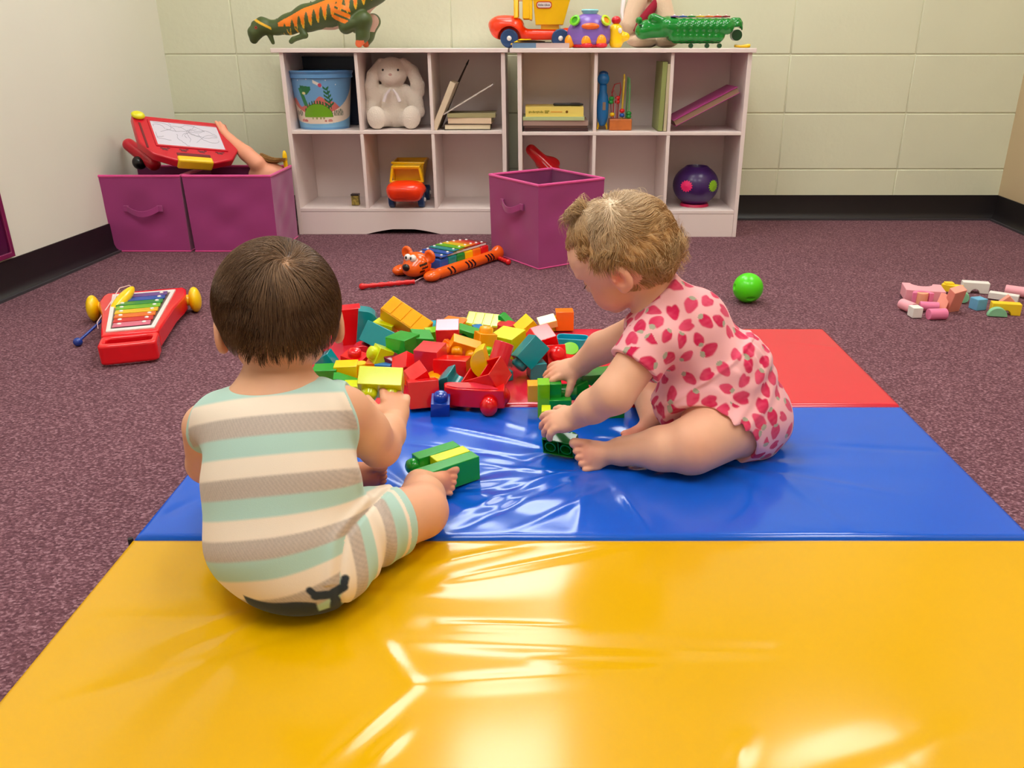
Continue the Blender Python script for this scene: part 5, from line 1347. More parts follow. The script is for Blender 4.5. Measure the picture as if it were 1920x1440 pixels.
# the girl's stack
G3 = 'blocks the girl is gathering'
gs = atz(1032, 778, MZ)
def gb_(kind, col, label, px, py, y, dims, rot, st=(0, 0)): return block(kind, col, label, aty(px, py, y), dims, rot, st, G3)
gb_('brick', 'amber', 'amber block at the left end of the girl\'s green blocks', 999, 733, 1.520, (.022, .032, .036), (0, 0, 4))
gb_('brick', 'lgreen', 'tall green block standing upright under the girl\'s far hand', 1019, 746, 1.505, (.024, .036, .072), (0, 0, 2))
gb_('brick', 'green', 'green block beside the upright green block under the girl\'s fingers', 1041, 730, 1.515, (.024, .034, .036), (0, 0, 2))
gb_('cyl', 'dgreen', 'round green block between the girl\'s hands', 1063, 735, 1.520, (.03, .034, .04), (0, 90, 0))
gb_('brick', 'green', 'green block lying low beneath the round green block', 1050, 756, 1.500, (.044, .032, .026), (0, 0, 2))
gb_('wedge', 'dgreen', 'dark green sloping block under the girl\'s far forearm', 1118, 715, 1.560, (.074, .046, .046), (0, 180, 14))
gb_('solid', 'green', 'pale-topped green block beside the sloping dark green block', 1085, 722, 1.545, (.030, .040, .032), (10, -18, 20))
gb_('brick', 'green', 'green block hidden behind the girl\'s near forearm', 1140, 768, 1.50, (.060, .034, .032), (0, 0, 10))
gb_('brick', 'lime', 'small lime block under the fingertips of the girl\'s near hand', 1024, 772, 1.440, (.018, .030, .016), (0, 0, 0))
gp_ = atz(1051, 832, MZ + .0185)
block('brick', 'dgreen', 'green block lying on its side with two round holes, at the girl\'s toes', gp_, (.060, .034, .030), (-104 + 28, 0, -22), (2, 1), None)
# the block in the boy's hand
hb = aty(715, 717, 1.228)
block('brick', 'lime', 'lime block held up in the boy\'s right hand, studs pointing down', hb, (.070, .044, .034), (128, 4, 3), (2, 1), None)
# ================================================================== THINGS IN AND ON THE SHELVES
ZU, ZD, ZT = 0.4135, 0.1075, SH + .0005
def X_(px, py, y): return aty(px, py, y).x
def Z_(px, py, y): return aty(px, py, y).z
def cpaint(name, rgb=(255, 255, 255), rough=.3, coat=.2): return pm(name, rgb, rough, .5, attr='Col', coat=coat)
# --- bucket with dinosaur print (colour printed per vertex on a fine wall)
bx, by = X_(601, 150, 3.50), 3.505
bk_ = thing('bucket', 'light blue toy bucket with a dinosaur print in the top left cube', 'bucket', (bx, by, ZU))
NU, NV = 420, 150; BHt, rb, rt = .218, .098, .122
def mkwall():
    U, T = np.meshgrid(np.linspace(0, 2 * np.pi, NU, endpoint=False), np.linspace(0, 1, NV), indexing='ij')
    r = rb + (rt - rb) * T; V = np.stack([r * np.sin(U), -r * np.cos(U), T * BHt], -1)
    x = r * ((U + np.pi) % (2 * np.pi) - np.pi); z = T * BHt             # metres, x=0 faces the room
    C = np.zeros(V.shape); sky = lin3((112, 166, 214)); C[:] = sky
    def put_(m, c): C[m] = lin3(c)
    hill = .105 + .016 * np.sin(x * 42 + .6) + .006 * np.sin(x * 110)
    put_((z < hill), (208, 112, 104)); put_(z < .058 + 1.9 * x * x * 1.6, (232, 214, 196)); put_(z < .022 + .9 * x * x, (120, 176, 216))
    # pale valley edge
    # green long-backed dinosaur with spiky back
    dd = (x - .002) / .058; body = (np.abs(dd) < 1) & (z > .048) & (z < .048 + .050 * np.sqrt(np.clip(1 - dd * dd, 0, 1)))
    spike = (np.abs(dd) < 1.02) & (z > .048) & (z < .049 + (.056 + .006 * np.sign(np.sin(dd * 34))) * np.sqrt(np.clip(1.04 - dd * dd, 0, 1)))
    put_(spike, (30, 92, 44)); put_(body, (112, 172, 30))
    for q in (-.020, -.004, .012, .024): put_((np.abs(x - q) < .003) & (z > .040) & (z < .050), (150, 160, 90))
    # green gliding reptile, left
    a_ = (x + .052); put_((a_ > -.012) & (a_ < .036) & (z < .166 - .1 * a_) & (z > .166 - .030 * (1 + a_ * 8)) & (z > .118 + a_ * .9), (24, 112, 62))
    put_((np.abs(a_ + .004 + (z - .13) * .35) < .009) & (z > .090) & (z < .158), (36, 128, 70))
    put_((np.hypot(a_ - .004, (z - .138) * 1.6) < .008), (226, 220, 150))
    # pale bird with red tip
    put_((np.abs((x - .012) + (z - .176) * .0) < .016) & (np.abs(z - .180 + (x - .0) * .5) < .006), (232, 226, 216)); put_(np.hypot(x - .022, z - .168) < .0075, (196, 70, 92))
    # fern, right
    for k in range(5):
        zz = .088 + k * .016; put_((np.abs((z - zz) - np.abs(x - .052 + k * .0022) * .8) < .0042) & (np.abs(x - .052 + k * .0022) < .018 - k * .0018), (20, 104, 62))
    put_((np.abs(x - .056 + (z - .09) * .12) < .002) & (z > .078) & (z < .16), (20, 104, 62))
    for (q, s) in ((-.078, .012), (.074, .012), (-.10, .010), (.095, .016)): put_((np.hypot(x - q, (z - .062)) < s) & (z > .052) & (np.sin((x - q) * 900) > -.2), (44, 84, 60))
    for (q, w_, c) in ((-.066, .010, (206, 130, 120)), (-.052, .008, (196, 110, 104)), (.048, .009, (206, 140, 128)), (.030, .005, (190, 120, 110))): put_((np.hypot(x - q, (z - .034) * 1.4) < w_) & (z > .030), c)
    for (q, zz) in ((-.072, .186), (.046, .186), (-.03, .19), (.085, .17)): put_(np.hypot(x - q, z - zz) < .0022, (226, 236, 244))
    put_(z > .205, (104, 156, 206)); put_(z < .008, (100, 150, 200))
    ids = np.arange(NU * NV).reshape(NU, NV); n2 = np.roll(ids, -1, 0)
    F = np.stack([ids[:, :-1], n2[:, :-1], n2[:, 1:], ids[:, 1:]], -1).reshape(-1, 4)
    return V.reshape(-1, 3), F, C.reshape(-1, 3)
V, F, C = mkwall(); npmesh('wall', V, F, cpaint('bucket_print', rough=.35), bk_, C)
m_sky = plastic('bucket_blue', (92, 146, 200), .3)
b = MB(); b.lathe([(rt - .001, BHt - .026), (rt + .004, BHt - .024), (rt + .003, BHt - .010), (rt + .006, BHt - .006), (rt + .008, BHt), (rt + .004, BHt + .003), (rt - .004, BHt), (rb - .004, .006), (1e-4, .005)], 48, cap=False); b.lathe([(rb - .001, .0), (1e-4, .001)], 48, cap=False); b.build('rim', m_sky, bk_)
bpn = thing('tray', 'dark navy tray standing upright behind the dinosaur bucket', 'tray', (bx - .002, YL + .262, ZU))
m = MB(); m.boxm((-.124, 0, .002), (.124, .006, .268)); m.build('base', pm('navy_plastic', (34, 42, 66), .4), bpn, bevel=.002)
m = MB(); m.ringprism([(-.126, .001), (.126, .001), (.126, .270), (-.126, .270)], [(-.120, .007), (.120, .007), (.120, .264), (-.120, .264)], 0, .012, Matrix(((1, 0, 0, 0), (0, 0, -1, .006), (0, 1, 0, 0), (0, 0, 0, 1)))); m.build('rim', pm('navy_plastic', (34, 42, 66), .4), bpn, bevel=.001)
# --- white plush rabbit
rbx, rby = X_(740, 200, 3.50), 3.50
rb_ = thing('plush_rabbit', 'white plush rabbit with long hanging ears sitting in the top middle cube', 'soft toy', (rbx, rby, ZU))
s = SDF()
s.ell(P_(.002, .02, .075), P_(.062, .055, .080), k=0); s.ell(P_(.0, .01, .125), P_(.045, .045, .05), k=.02)
s.ell(P_(-.002, .005, .212), P_(.060, .054, .058), k=.008); s.ell(P_(0, -.030, .196), P_(.036, .026, .028), k=.02)
s.chain([P_(-.045, .005, .250), P_(-.078, -.004, .200), P_(-.088, -.008, .150), P_(-.088, -.010, .128)], [.016, .024, .029, .028], k=.006)
s.chain([P_(.045, .005, .250), P_(.080, .000, .215), P_(.098, .002, .165), P_(.100, .004, .140)], [.016, .024, .027, .025], k=.006)
s.chain([P_(-.048, .005, .145), P_(-.088, -.012, .085), P_(-.092, -.020, .056)], [.022, .028, .026], k=.010)
s.chain([P_(.048, .005, .145), P_(.088, -.008, .100), P_(.098, -.016, .064)], [.022, .028, .026], k=.010)
s.chain([P_(-.04, .0, .040), P_(-.060, -.060, .036)], [.036, .030], k=.012); s.chain([P_(.04, .0, .040), P_(.072, -.056, .036)], [.036, .030], k=.012)
s.ell(P_(-.062, -.078, .045), P_(.038, .024, .044), k=.008); s.ell(P_(.076, -.074, .046), P_(.038, .024, .045), rot=Euler((0, R(16), R(12))), k=.008)
m_pl = pm('white_plush', (240, 226, 212), .95, .1, bump=(260, .9, .004), sheen=.4)
D, lo, h = s.field(.0032, post=lambda D, P: np.maximum(D + .0012 * np.sin(P[..., 0] * 700) * np.sin(P[..., 1] * 650) * np.sin(P[..., 2] * 720), .001 - P[..., 2])); V, F = nets(D, lo, h)
npmesh('body', V, F, m_pl, rb_)
for q in (-1, 1): MB().ell((q * .030, -.044, .222), .0045).build('eye', m_blk, rb_)
MB().ell((0, -.056, .205), (.007, .004, .005)).build('nose', pm('nose_pink', (206, 160, 150), .7), rb_)
m_rib = pm('ribbon', (240, 228, 230), .5, sheen=.3)
for q in (-1, 1): MB().tube([(q * .006, -.046, .150), (q * .022, -.056, .130), (q * .032, -.060, .104)], [.004, .006, .0065], n=8).build('ribbon', m_rib, rb_)
# --- books
m_page = pm('book_pages', (236, 220, 188), .8, .2, bump=(500, .2, .0006)); 
def cover(n, rgb): return pm('cover_' + n, rgb, .4, .4)
def book(label, loc, dims, rot, cov, group=None, pages=None, name='book', spine=-1, cat='book'):
    """dims: width(x), depth(y), thickness(z); covers top and bottom, pages between"""
    w, d, t_ = dims; t = thing(name, label, cat, loc, rot, group); c = min(.0022, t_ * .25)
    k = MB(); k.boxm((-w / 2, -d / 2, -t_ / 2), (w / 2, d / 2, -t_ / 2 + c)).boxm((-w / 2, -d / 2, t_ / 2 - c), (w / 2, d / 2, t_ / 2))
    if spine == -1: k.boxm((-w / 2, -d / 2, -t_ / 2 + c), (w / 2, -d / 2 + c, t_ / 2 - c))       # spine towards the room
    elif spine == 1: k.boxm((-w / 2, -d / 2, -t_ / 2 + c), (-w / 2 + c, d / 2, t_ / 2 - c))
    elif spine == 2: k.boxm((-w / 2, d / 2 - c, -t_ / 2 + c), (w / 2, d / 2, t_ / 2 - c))
    k.build('cover', cov, t, bevel=.0004)
    e = .003; MB().boxm((-w / 2 + e, -d / 2 + (c if spine == -1 else e), -t_ / 2 + c), (w / 2 - e, d / 2 - e, t_ / 2 - c)).build('pages', pages or m_page, t)
    return t
yb = 3.47
def bz(a, b, y, th): # tilted thing between two picture points
    p, q = Vector(aty(a[0], a[1], y)), Vector(aty(b[0], b[1], y)); d = q - p
    return (p + q) / 2, d.length, math.degrees(math.atan2(d.z, d.x))
c_, L_, a_ = bz((818, 240), (853, 152), yb, 0)
book('cream board book leaning in the left shelf\'s top right cube', (c_.x, yb, c_.z), (L_ * .98, .16, .022), (0, -a_, 0), cover('cream', (226, 206, 178)), spine=-1)
c_, L_, a_ = bz((834, 214), (927, 157), yb, 0)
book('thin white book propped diagonally above the small book stack', (c_.x, yb, c_.z + .002), (L_ * .985, .15, .0045), (0, -a_, 0), cover('white', (226, 214, 204)), spine=-1)
x_ = X_(882, 235, yb)
book('small book with yellowed pages at the bottom of the left shelf\'s stack', (x_ - .008, yb, ZU + .012), (.185, .15, .022), (0, 0, 2), cover('dark', (60, 44, 34)), spine=2)
book('small cream book in the middle of the left shelf\'s stack', (x_ + .006, yb, ZU + .035), (.172, .15, .022), (0, 0, -2), cover('creamwarm', (236, 208, 176)), spine=-1)
book('small green-edged book on top of the left shelf\'s stack', (x_ + .010, yb, ZU + .055), (.190, .15, .016), (0, 0, 1), cover('olive', (170, 160, 116)), spine=-1)
st_ = thing('paintbrush', 'dark brush handle sticking up behind the leaning cream book', 'brush', tuple(aty(858, 158, yb + .09)))
p_ = Vector(st_.location); q_ = Vector(aty(875, 121, yb + .09)); e_ = Vector(aty(828, 236, yb + .09))
MB().tube([e_ - p_, Vector((0, 0, 0)), q_ - p_], [.003, .0045, .003], n=8).build('handle', pm('dark_wood', (52, 30, 20), .4), st_)
MB().tube([q_ - p_, (q_ - p_) * 1.25], [.0045, .0015], n=8).build('bristles', m_blk, st_)
# right shelf, first cube : pile of books and a pen
yb = 3.43; x_ = X_(1040, 225, yb)
book('dark slim book at the very bottom of the right shelf\'s book pile', (x_ + .004, yb, ZU + .006), (.250, .18, .011), (0, 0, 0), cover('darkbrown', (70, 44, 44)), spine=-1)
book('brown thin book second from the bottom of the right shelf\'s pile', (x_ + .002, yb, ZU + .0165), (.246, .18, .009), (0, 0, 1), cover('brown', (92, 62, 54)), spine=-1)
book('pinkish grey book in the middle of the right shelf\'s pile', (x_ + .002, yb, ZU + .031), (.254, .18, .019), (0, 0, 0), cover('greypink', (176, 144, 134)), spine=-1)
book('thin green and cream book under the yellow book', (x_ - .004, yb - .004, ZU + .0475), (.240, .18, .013), (0, 0, -1), cover('greencream', (190, 204, 150)), spine=-1, pages=cover('green', (60, 120, 90)))
yl = book('thick yellow book on top of the right shelf\'s pile', (x_ - .003, yb, ZU + .0725), (.226, .17, .036), (0, 0, .5), cover('yellow', (240, 214, 112)), spine=-1)
mk = MB(); 
for i in range(11): mk.box((-.098 + i * .0052, -.0856, -.001 + .001 * (i % 2)), (.0036, .0008, .008 - .002 * (i % 3)))
for i in range(7): mk.box((-.036 + (i % 4) * .0046, -.0856, .003 - .006 * (i // 4)), (.0038, .0008, .0045))
mk.build('spine_lettering', cover('letter_olive', (150, 140, 40)), yl)
MB().box((.008, -.0856, 0), (.044, .0008, .004)).build('spine_line', cover('letter_orange', (232, 170, 70)), yl)
MB().cyl((.048, -.0860, 0), (.048, -.0850, 0), .005).build('spine_dot', cover('letter_brown', (120, 80, 10)), yl)
pen = thing('pen', 'black marker pen lying on the yellow book', 'pen', (X_(1065, 192, 3.40), 3.40, ZU + .0965)); mb = MB()
mb.tube([(-.058, 0, 0), (-.054, 0, 0), (.012, 0, .0)], [.003, .0055, .0055], n=12).build('barrel', m_blk, pen); MB().tube([(.012, 0, 0), (.045, 0, 0), (.060, 0, 0)], [.0062, .0062, .003], n=12).build('cap', m_blk, pen)
# blue wooden peg figure
yb = 3.42; bt = thing('pull_toy', 'blue rounded toy figure standing in the right shelf\'s middle cube', 'toy', (X_(1129, 236, yb), yb, ZU)); m_bt = plastic('toy_skyblue', (20, 120, 196), .25)
MB().lathe([(.006, .014), (.014, .020), (.022, .045), (.0235, .075), (.0235, .105), (.020, .128), (.0155, .140), (.0145, .160), (.0150, .168)], 28).build('body', m_bt, bt)
MB().ell((0, 0, .190), (.0235, .0235, .025)).build('head', m_bt, bt); MB().ell((0, .002, .208), (.019, .017, .012)).build('cap', plastic('toy_deepblue', (10, 70, 130), .3), bt)
MB().box((.004, -.0226, .090), (.012, .004, .030)).build('window', pm('toy_tan', (150, 130, 110), .5), bt, bevel=.001)
for q in (-1, 1): MB().tube([(q * .014, 0, .030), (q * .019, -.004, .001)], [.004, .0035], n=8).build('leg', m_yelp, bt)
# bead maze
yb = 3.41; bm_ = thing('bead_maze', 'wooden bead maze with coloured wires beside the blue figure', 'bead maze', (X_(1162, 240, yb), yb, ZU))
MB().box((0, 0, .0215), (.088, .070, .043)).build('base', pm('varnished_wood', (196, 106, 44), .35, .5, var=(30, .12), coat=.3), bm_, bevel=.003)
def wire(pts, r, n, rgb):
    MB().tube(pts, r, n=8).build('wire', plastic(n, rgb, .3), bm_)
wire([(.006, .0, .043), (.008, 0, .10), (.012, 0, .190), (.012, .01, .205), (.012, .03, .190), (.010, .03, .043)], .0034, 'wire_yellow', (226, 190, 40))
wire([(.034, 0, .043), (.034, 0, .16), (.032, .004, .190), (.028, .02, .196), (.028, .03, .16), (.026, .03, .043)], .0036, 'wire_green', (110, 170, 110))
wire([(-.028, 0, .043), (-.028, 0, .10), (-.036, 0, .14), (-.026, 0, .170), (-.004, .0, .176), (.0, .01, .15), (-.008, .01, .10), (-.010, .01, .043)], .0024, 'wire_red', (170, 40, 50))
wire([(-.034, .01, .043), (-.040, .01, .12), (-.028, .0, .15), (-.016, .0, .12), (-.016, 0, .043)], .0022, 'wire_pink', (176, 90, 100))
for (x, y, z, c) in ((.007, 0, .072, 'red'), (.007, 0, .055, 'blue'), (-.012, .008, .12, 'red'), (-.012, .008, .105, 'red'), (-.036, 0, .118, 'green'), (-.038, 0, .105, 'green'), (.034, 0, .062, 'green'), (.034, 0, .05, 'green'), (-.032, .0, .058, 'yellow')):
    MB().ell((x, y, z), (.0105, .0105, .0085), n=16, m=8).build('bead', rp(c), bm_)
# upright books at the right of that cube
yb = 3.42; zc_ = ZU
book('tall green-edged book standing upright against the divider', (X_(1236, 200, yb), yb + .01, zc_ + .128), (.252, .19, .018), (0, -88.5, 0), cover('greenish', (150, 160, 96)), spine=-1, pages=m_page)
book('tall cream book standing upright beside the green-edged book', (X_(1244, 200, yb), yb + .01, zc_ + .124), (.245, .19, .012), (0, -89, 0), cover('creamtall', (208, 196, 160)), spine=-1)
# purple binder
yb = 3.44; c_, L_, a_ = bz((1262, 236), (1388, 170), yb - .1, 0)
book('purple ring binder lying tilted in the right shelf\'s top right cube', (c_.x, yb, c_.z + .006), (L_ * .96, .20, .025), (0, -a_, 0), cover('purple', (170, 56, 128)), spine=9, pages=cover('card', (150, 120, 100)), name='ring_binder', cat='binder')
# --- lower cubes
cb = thing('small_box', 'tiny camouflage box in the left shelf\'s bottom left cube', 'box', (X_(667, 375, 3.45), 3.45, ZD))
MB().box((0, 0, .022), (.030, .03, .040)).build('body', pm('camouflage', (140, 120, 50), .6, var=(90, .7)), cb, bevel=.001); MB().box((0, 0, .044), (.032, .032, .006)).build('lid', m_blk, cb)
def dump_truck(label, loc, rz, sc, th, group=None):
    t = thing('dump_truck', label, 'toy truck', loc, (0, 0, rz)); t.scale = (sc,) * 3
    mo = plastic('truck_orange', (250, 58, 10), .25); my = plastic('truck_yellow', (255, 200, 4), .28); mw = plastic('truck_wheel', (24, 62, 112), .4)
    # local: front faces -Y, width X .15, height .19, length .34
    s = SDF(); s.cap(P_(-.040, -.105, .070), P_(.040, -.105, .070), .040, .040, k=0); s.cap(P_(-.044, -.06, .066), P_(.044, -.06, .066), .044, .044, k=.02); s.ell(P_(0, -.085, .084), P_(.078, .066, .030), k=.02)
    s.cap(P_(-.03, .15, .050), P_(.03, .15, .050), .018, .018, k=.0); s.cap(P_(-.03, -.02, .048), P_(-.03, .15, .048), .020, .018, k=.02); s.cap(P_(.03, -.02, .048), P_(.03, .15, .048), .020, .018, k=.02)
    for q in (-1, 1): s.cap(P_(q * .05, -.070, .034), P_(q * .12, -.070, .034), .042, .042, k=.006, sub=True)
    D, lo, h = s.field(.0032); V, F = nets(D, lo, h); npmesh('hood', V, F, mo, t)
    for q in (-1, 1):
        for y in (-.070, .125):
            w_ = MB(); w_.cyl((q * .052, y, .034), (q * .078, y, .034), .034, n=28); wo_ = w_.build('wheel', mw, t, bevel=.005, seg=3)
            MB().ell((q * .079, y, .034), (.006, .009, .009)).build('hub', m_whip, wo_)
    # cab: posts, roof and window openings
    c = MB()
    fr = [(-.076, .104), (.076, .104), (.062, .172), (-.062, .172)]; fi = [(-.064, .112), (.064, .112), (.054, .162), (-.054, .162)]
    YZ = Matrix(((1, 0, 0, 0), (0, 0, 1, -.052), (0, 1, 0, 0), (0, 0, 0, 1))); c.ringprism(fr, fi, 0, .010, YZ)
    c.box((0, -.018, .172), (.126, .076, .010)).box((0, .012, .136), (.136, .012, .076))
    for q in (-1, 1): c.box((q * .061, -.002, .137), (.008, .034, .070)); c.box((q * .066, -.042, .137), (.010, .014, .066), ry=-q * R(11))
    c.build('cab', my, t, bevel=.003)
    d = MB(); TT = Matrix.Translation((0, .085, .082))
    o0 = [(-.052, -.055), (.052, -.055), (.052, .050), (-.052, .050)]; k = 1.36
    vs = [(x, y, 0) for x, y in o0] + [(x * k, y * 1.45 + .012, th) for x, y in o0] + [(x * .93, y * .93, .006) for x, y in o0] + [(x * k * .95, y * 1.45 * .95 + .012, th) for x, y in o0]
    fs = [(3, 2, 1, 0), (8, 9, 10, 11)]
    for i in range(4): n = (i + 1) % 4; fs += [(i, n, 4 + n, 4 + i), (8 + n, 8 + i, 12 + i, 12 + n), (4 + i, 4 + n, 12 + n, 12 + i)]
    d.add(vs, fs, TT); d.box((0, .085, .072), (.07, .07, .024)); 
    rim = [Vector((x * k, y * 1.45 + .012, th)) + Vector((0, .085, .082)) for x, y in o0]; d.tube([rim[0], rim[1], rim[2], rim[3]], .0055, n=8, closed=True)
    dd = d.build('tipper', my, t, bevel=.002)
    return t, dd
t_, _ = dump_truck('yellow and orange toy dump truck facing out of the left shelf\'s bottom middle cube', (X_(768, 380, 3.47), 3.47, ZD), 0, .93, .098)
# red toy leaning in the right shelf's lower left cube
rt_ = thing('toy_guitar', 'glossy red toy leaning behind the purple bin in the right shelf', 'toy', tuple(aty(1010, 290, 3.47)))
o_ = Vector(rt_.location); s = SDF(); a1 = np.array(aty(996, 281, 3.47) - o_, float); a2 = np.array(aty(1040, 325, 3.46) - o_, float)
s.cap(a1, a2, .022, .030, k=0); s.ell((a1 + a2) / 2 + P_(.02, .02, -.01), P_(.05, .02, .03), k=.02); D, lo, h = s.field(.0025); V, F = nets(D, lo, h); npmesh('body', V, F, m_redp, rt_)
MB().tube([Vector(a1) + Vector((.012, -.020, -.012)), Vector(a2) + Vector((-.004, -.032, .004))], .0018, n=6).build('string', m_string, rt_)
# purple shape ball
pz = thing('shape_ball', 'dark purple ball toy with pink and green gear patches, bottom right cube', 'toy ball', (X_(1304, 350, 3.45), 3.45, ZD)); m_pb = plastic('ball_purple', (58, 24, 92), .35)
b = MB(); b.lathe([(.045, .006)] + [(.0935 * math.cos(R(a)), .084 + .083 * math.sin(R(a))) for a in range(-58, 62, 6)] + [(.044, .160), (.040, .150), (.036, .10), (1e-4, .095)], 48, cap=False); b.build('body', m_pb, pz)
MB().lathe([(.060, 0), (.056, .010), (1e-4, .011)], 40, cap=True).build('base', plastic('base_pink', (220, 30, 90), .4), pz)
def gear(name, mat, az, el, r):
    g_ = MB(); n = 14; c = Vector((0, 0, .084)); d = Vector((math.sin(az) * math.cos(el), -math.cos(az) * math.cos(el), math.sin(el))); u = Vector((math.cos(az), math.sin(az), 0)); v = u.cross(d)
    vs = [c + Vector((d.x * .096, d.y * .096, d.z * .086))]
    for i in range(n * 2):
        a = math.pi * i / n; rr = r * (1 if i % 2 else .76); q = (d * math.cos(rr / .09) + (u * math.cos(a) + v * math.sin(a)) * math.sin(rr / .09)); vs.append(c + Vector((q.x * .0945, q.y * .0945, q.z * .0845)))
    m = len(vs); vs2 = [c + (p - c) * .97 for p in vs]; fs = [(0, 1 + i, 1 + (i + 1) % (2 * n)) for i in range(2 * n)] + [(1 + i, m + 1 + i, m + 1 + (i + 1) % (2 * n), 1 + (i + 1) % (2 * n)) for i in range(2 * n)]
    g_.add(vs + vs2, fs); g_.build(name, mat, pz, smooth=False)
gear('gear_patch', plastic('gear_pink', (244, 30, 110), .4), R(-34), R(4), .027); gear('gear_patch', plastic('gear_green', (140, 190, 20), .4), R(40), R(4), .027)
# --- on top: dinosaur
yd = 3.46
dn = thing('toy_dinosaur', 'green and orange toy dinosaur leaning head down on top of the left shelf', 'toy dinosaur', tuple(aty(676, 88, yd)))
dn.location.z = ZT; o_ = np.array(dn.location); 
def dp(px, py, dy=0.0): return np.array(aty(px, py, yd + dy)) - o_
s = SDF()
s.chain([dp(660, 12), dp(620, 24), dp(575, 34), dp(540, 46), dp(518, 52)], [.062, .056, .046, .034, .024], k=.02)
s.chain([dp(660, 12), dp(705, -20), dp(760, -60), dp(820, -85)], [.058, .045, .030, .012], k=.02)
s.cap(dp(520, 52), dp(494, 50), .026, .028, k=.012); s.chain([dp(494, 48), dp(478, 62), dp(476, 74)], [.030, .026, .016], k=.01); s.cap(dp(490, 38), dp(478, 46), .012, .014, k=.008)
s.cap(dp(503, 58), dp(512, 80), .013, .007, k=.006)
s.chain([dp(648, 24, -.035), dp(648, 50, -.045), dp(682, 38, -.045), dp(680, 66, -.04), dp(673, 82, -.04)], [.040, .024, .030, .024, .014], k=.012)
s.chain([dp(660, 24, .035), dp(668, 50, .045), dp(700, 40, .045), dp(690, 68, .04), dp(686, 82, .04)], [.036, .022, .026, .022, .014], k=.012)
for q in (-.028, .028): s.chain([dp(562, 50, q), dp(572, 66, q * 1.2), dp(550, 74, q * 1.2), dp(546, 78, q * 1.2)], [.014, .011, .009, .009], k=.006)
def dpost(D, P):
    return D
D, lo, h = s.field(.0022); V, F = nets(D, lo, h); V = relax(V, F, 1)
gr_, or_, ye_, pk_, bl_ = lin3((72, 88, 44)), lin3((252, 132, 20)), lin3((240, 186, 40)), lin3((206, 168, 150)), lin3((34, 32, 20))
# spine height field: distance below the back line
def bl_z(x):
    xs_ = [dp(p[0], p[1])[0] for p in ((478, 30), (520, 38), (575, 8), (620, -8), (660, -20), (760, -80))]; zs_ = [dp(p[0], p[1])[2] for p in ((478, 30), (520, 38), (575, 8), (620, -8), (660, -20), (760, -80))]
    return np.interp(x, xs_, zs_)
dz = bl_z(V[:, 0]) - V[:, 2]; xx = V[:, 0]; C = np.tile(gr_, (len(V), 1))
inb = (xx > dp(520, 0)[0]); st = np.sin(xx * 210 + 6 * dz); jag = .050 + .020 * st
leg_ = (V[:, 1] < -.028) & (xx > dp(640, 0)[0]) | (V[:, 2] < dp(600, 56)[2])
C = np.where((inb & (dz > .014) & (dz < jag) & ~(V[:, 2] < dp(600, 50)[2]))[:, None], or_, C); C = np.where((inb & (dz >= jag) & (dz < jag + .012) & (st > .1))[:, None], ye_, C)
C = np.where((inb & (dz > .105) & (V[:, 2] > dp(600, 60)[2]) & (np.abs(V[:, 1]) < .03))[:, None], pk_, C)
th = np.linalg.norm(V - dp(637, 24, -.075), axis=1); C = np.where(((th < .040) & (np.sin(V[:, 2] * 260 + xx * 100) > -.5) & (V[:, 1] < -.03))[:, None], or_, C)
hx = np.linalg.norm((V - dp(484, 46, -.03)) * np.array((1, .3, 1)), axis=1)
C = np.where((np.abs((xx - dp(488, 0)[0]) * .5 + (V[:, 2] - dp(0, 44)[2])) < .005)[:, None] & (xx < dp(506, 0)[0])[:, None], ye_, C)
C = np.where((np.hypot(xx - dp(484, 52)[0], V[:, 2] - dp(484, 52)[2]) < .0055)[:, None], lin3((180, 40, 20)), C)
C = np.where((np.hypot(xx - dp(484, 52)[0], V[:, 2] - dp(484, 52)[2]) < .0025)[:, None], bl_, C)
C = np.where(((V[:, 2] < dp(0, 76)[2]) & (xx > dp(660, 0)[0]) & (xx < dp(682, 0)[0]))[:, None], lin3((238, 110, 60)), C)
npmesh('body', V, F, cpaint('dinosaur_paint', rough=.45, coat=.05), dn, C)
cr_ = MB()
for i in range(15):
    f = i / 14; px = 520 + f * 150; p = dp(px, np.interp(px, (520, 575, 620, 670), (39, 10, -6, -22))); cr_.add([(p[0] - .012, -.004, p[2] - .006), (p[0] + .012, -.004, p[2] - .006), (p[0] + .012, .004, p[2] - .006), (p[0] - .012, .004, p[2] - .006), (p[0] - .003, 0, p[2] + .009)], [(0, 1, 4), (1, 2, 4), (2, 3, 4), (3, 0, 4), (3, 2, 1, 0)])
cr_.build('back_crest', pm('dino_green', (54, 70, 36), .5), dn, smooth=False)
# big dump truck, side on, nose to the left
tk_, dd = dump_truck('yellow and orange toy dump truck, side on, on top of the left shelf', (X_(990, 80, 3.52), 3.515, ZT), -90, 1.02, .118)
m_lab = plastic('label_white', (240, 228, 226), .4); m_labr = plastic('label_red', (206, 30, 40), .4)
lb = MB(); TL = Matrix(((0, 0, 1, .0638), (1, 0, 0, .062), (0, 1, 0, .150), (0, 0, 0, 1))) @ Matrix.Rotation(R(9.5), 4, 'X')
lb.prism(rrect(.058, .024, .010), 0, .0016, TL); lo_ = lb.build('label', m_labr, dd)
l2 = MB(); l2.prism(rrect(.052, .018, .008), .0016, .0022, TL); l2.build('label_face', m_lab, lo_)
tx = txt('label_text', 'little tikes', .0115, pm('label_ink', (30, 20, 30), .5), lo_, (0, 0, 0), (0, 0, 0)); tx.matrix_local = TL @ Matrix.Translation((0, 0, .0024))
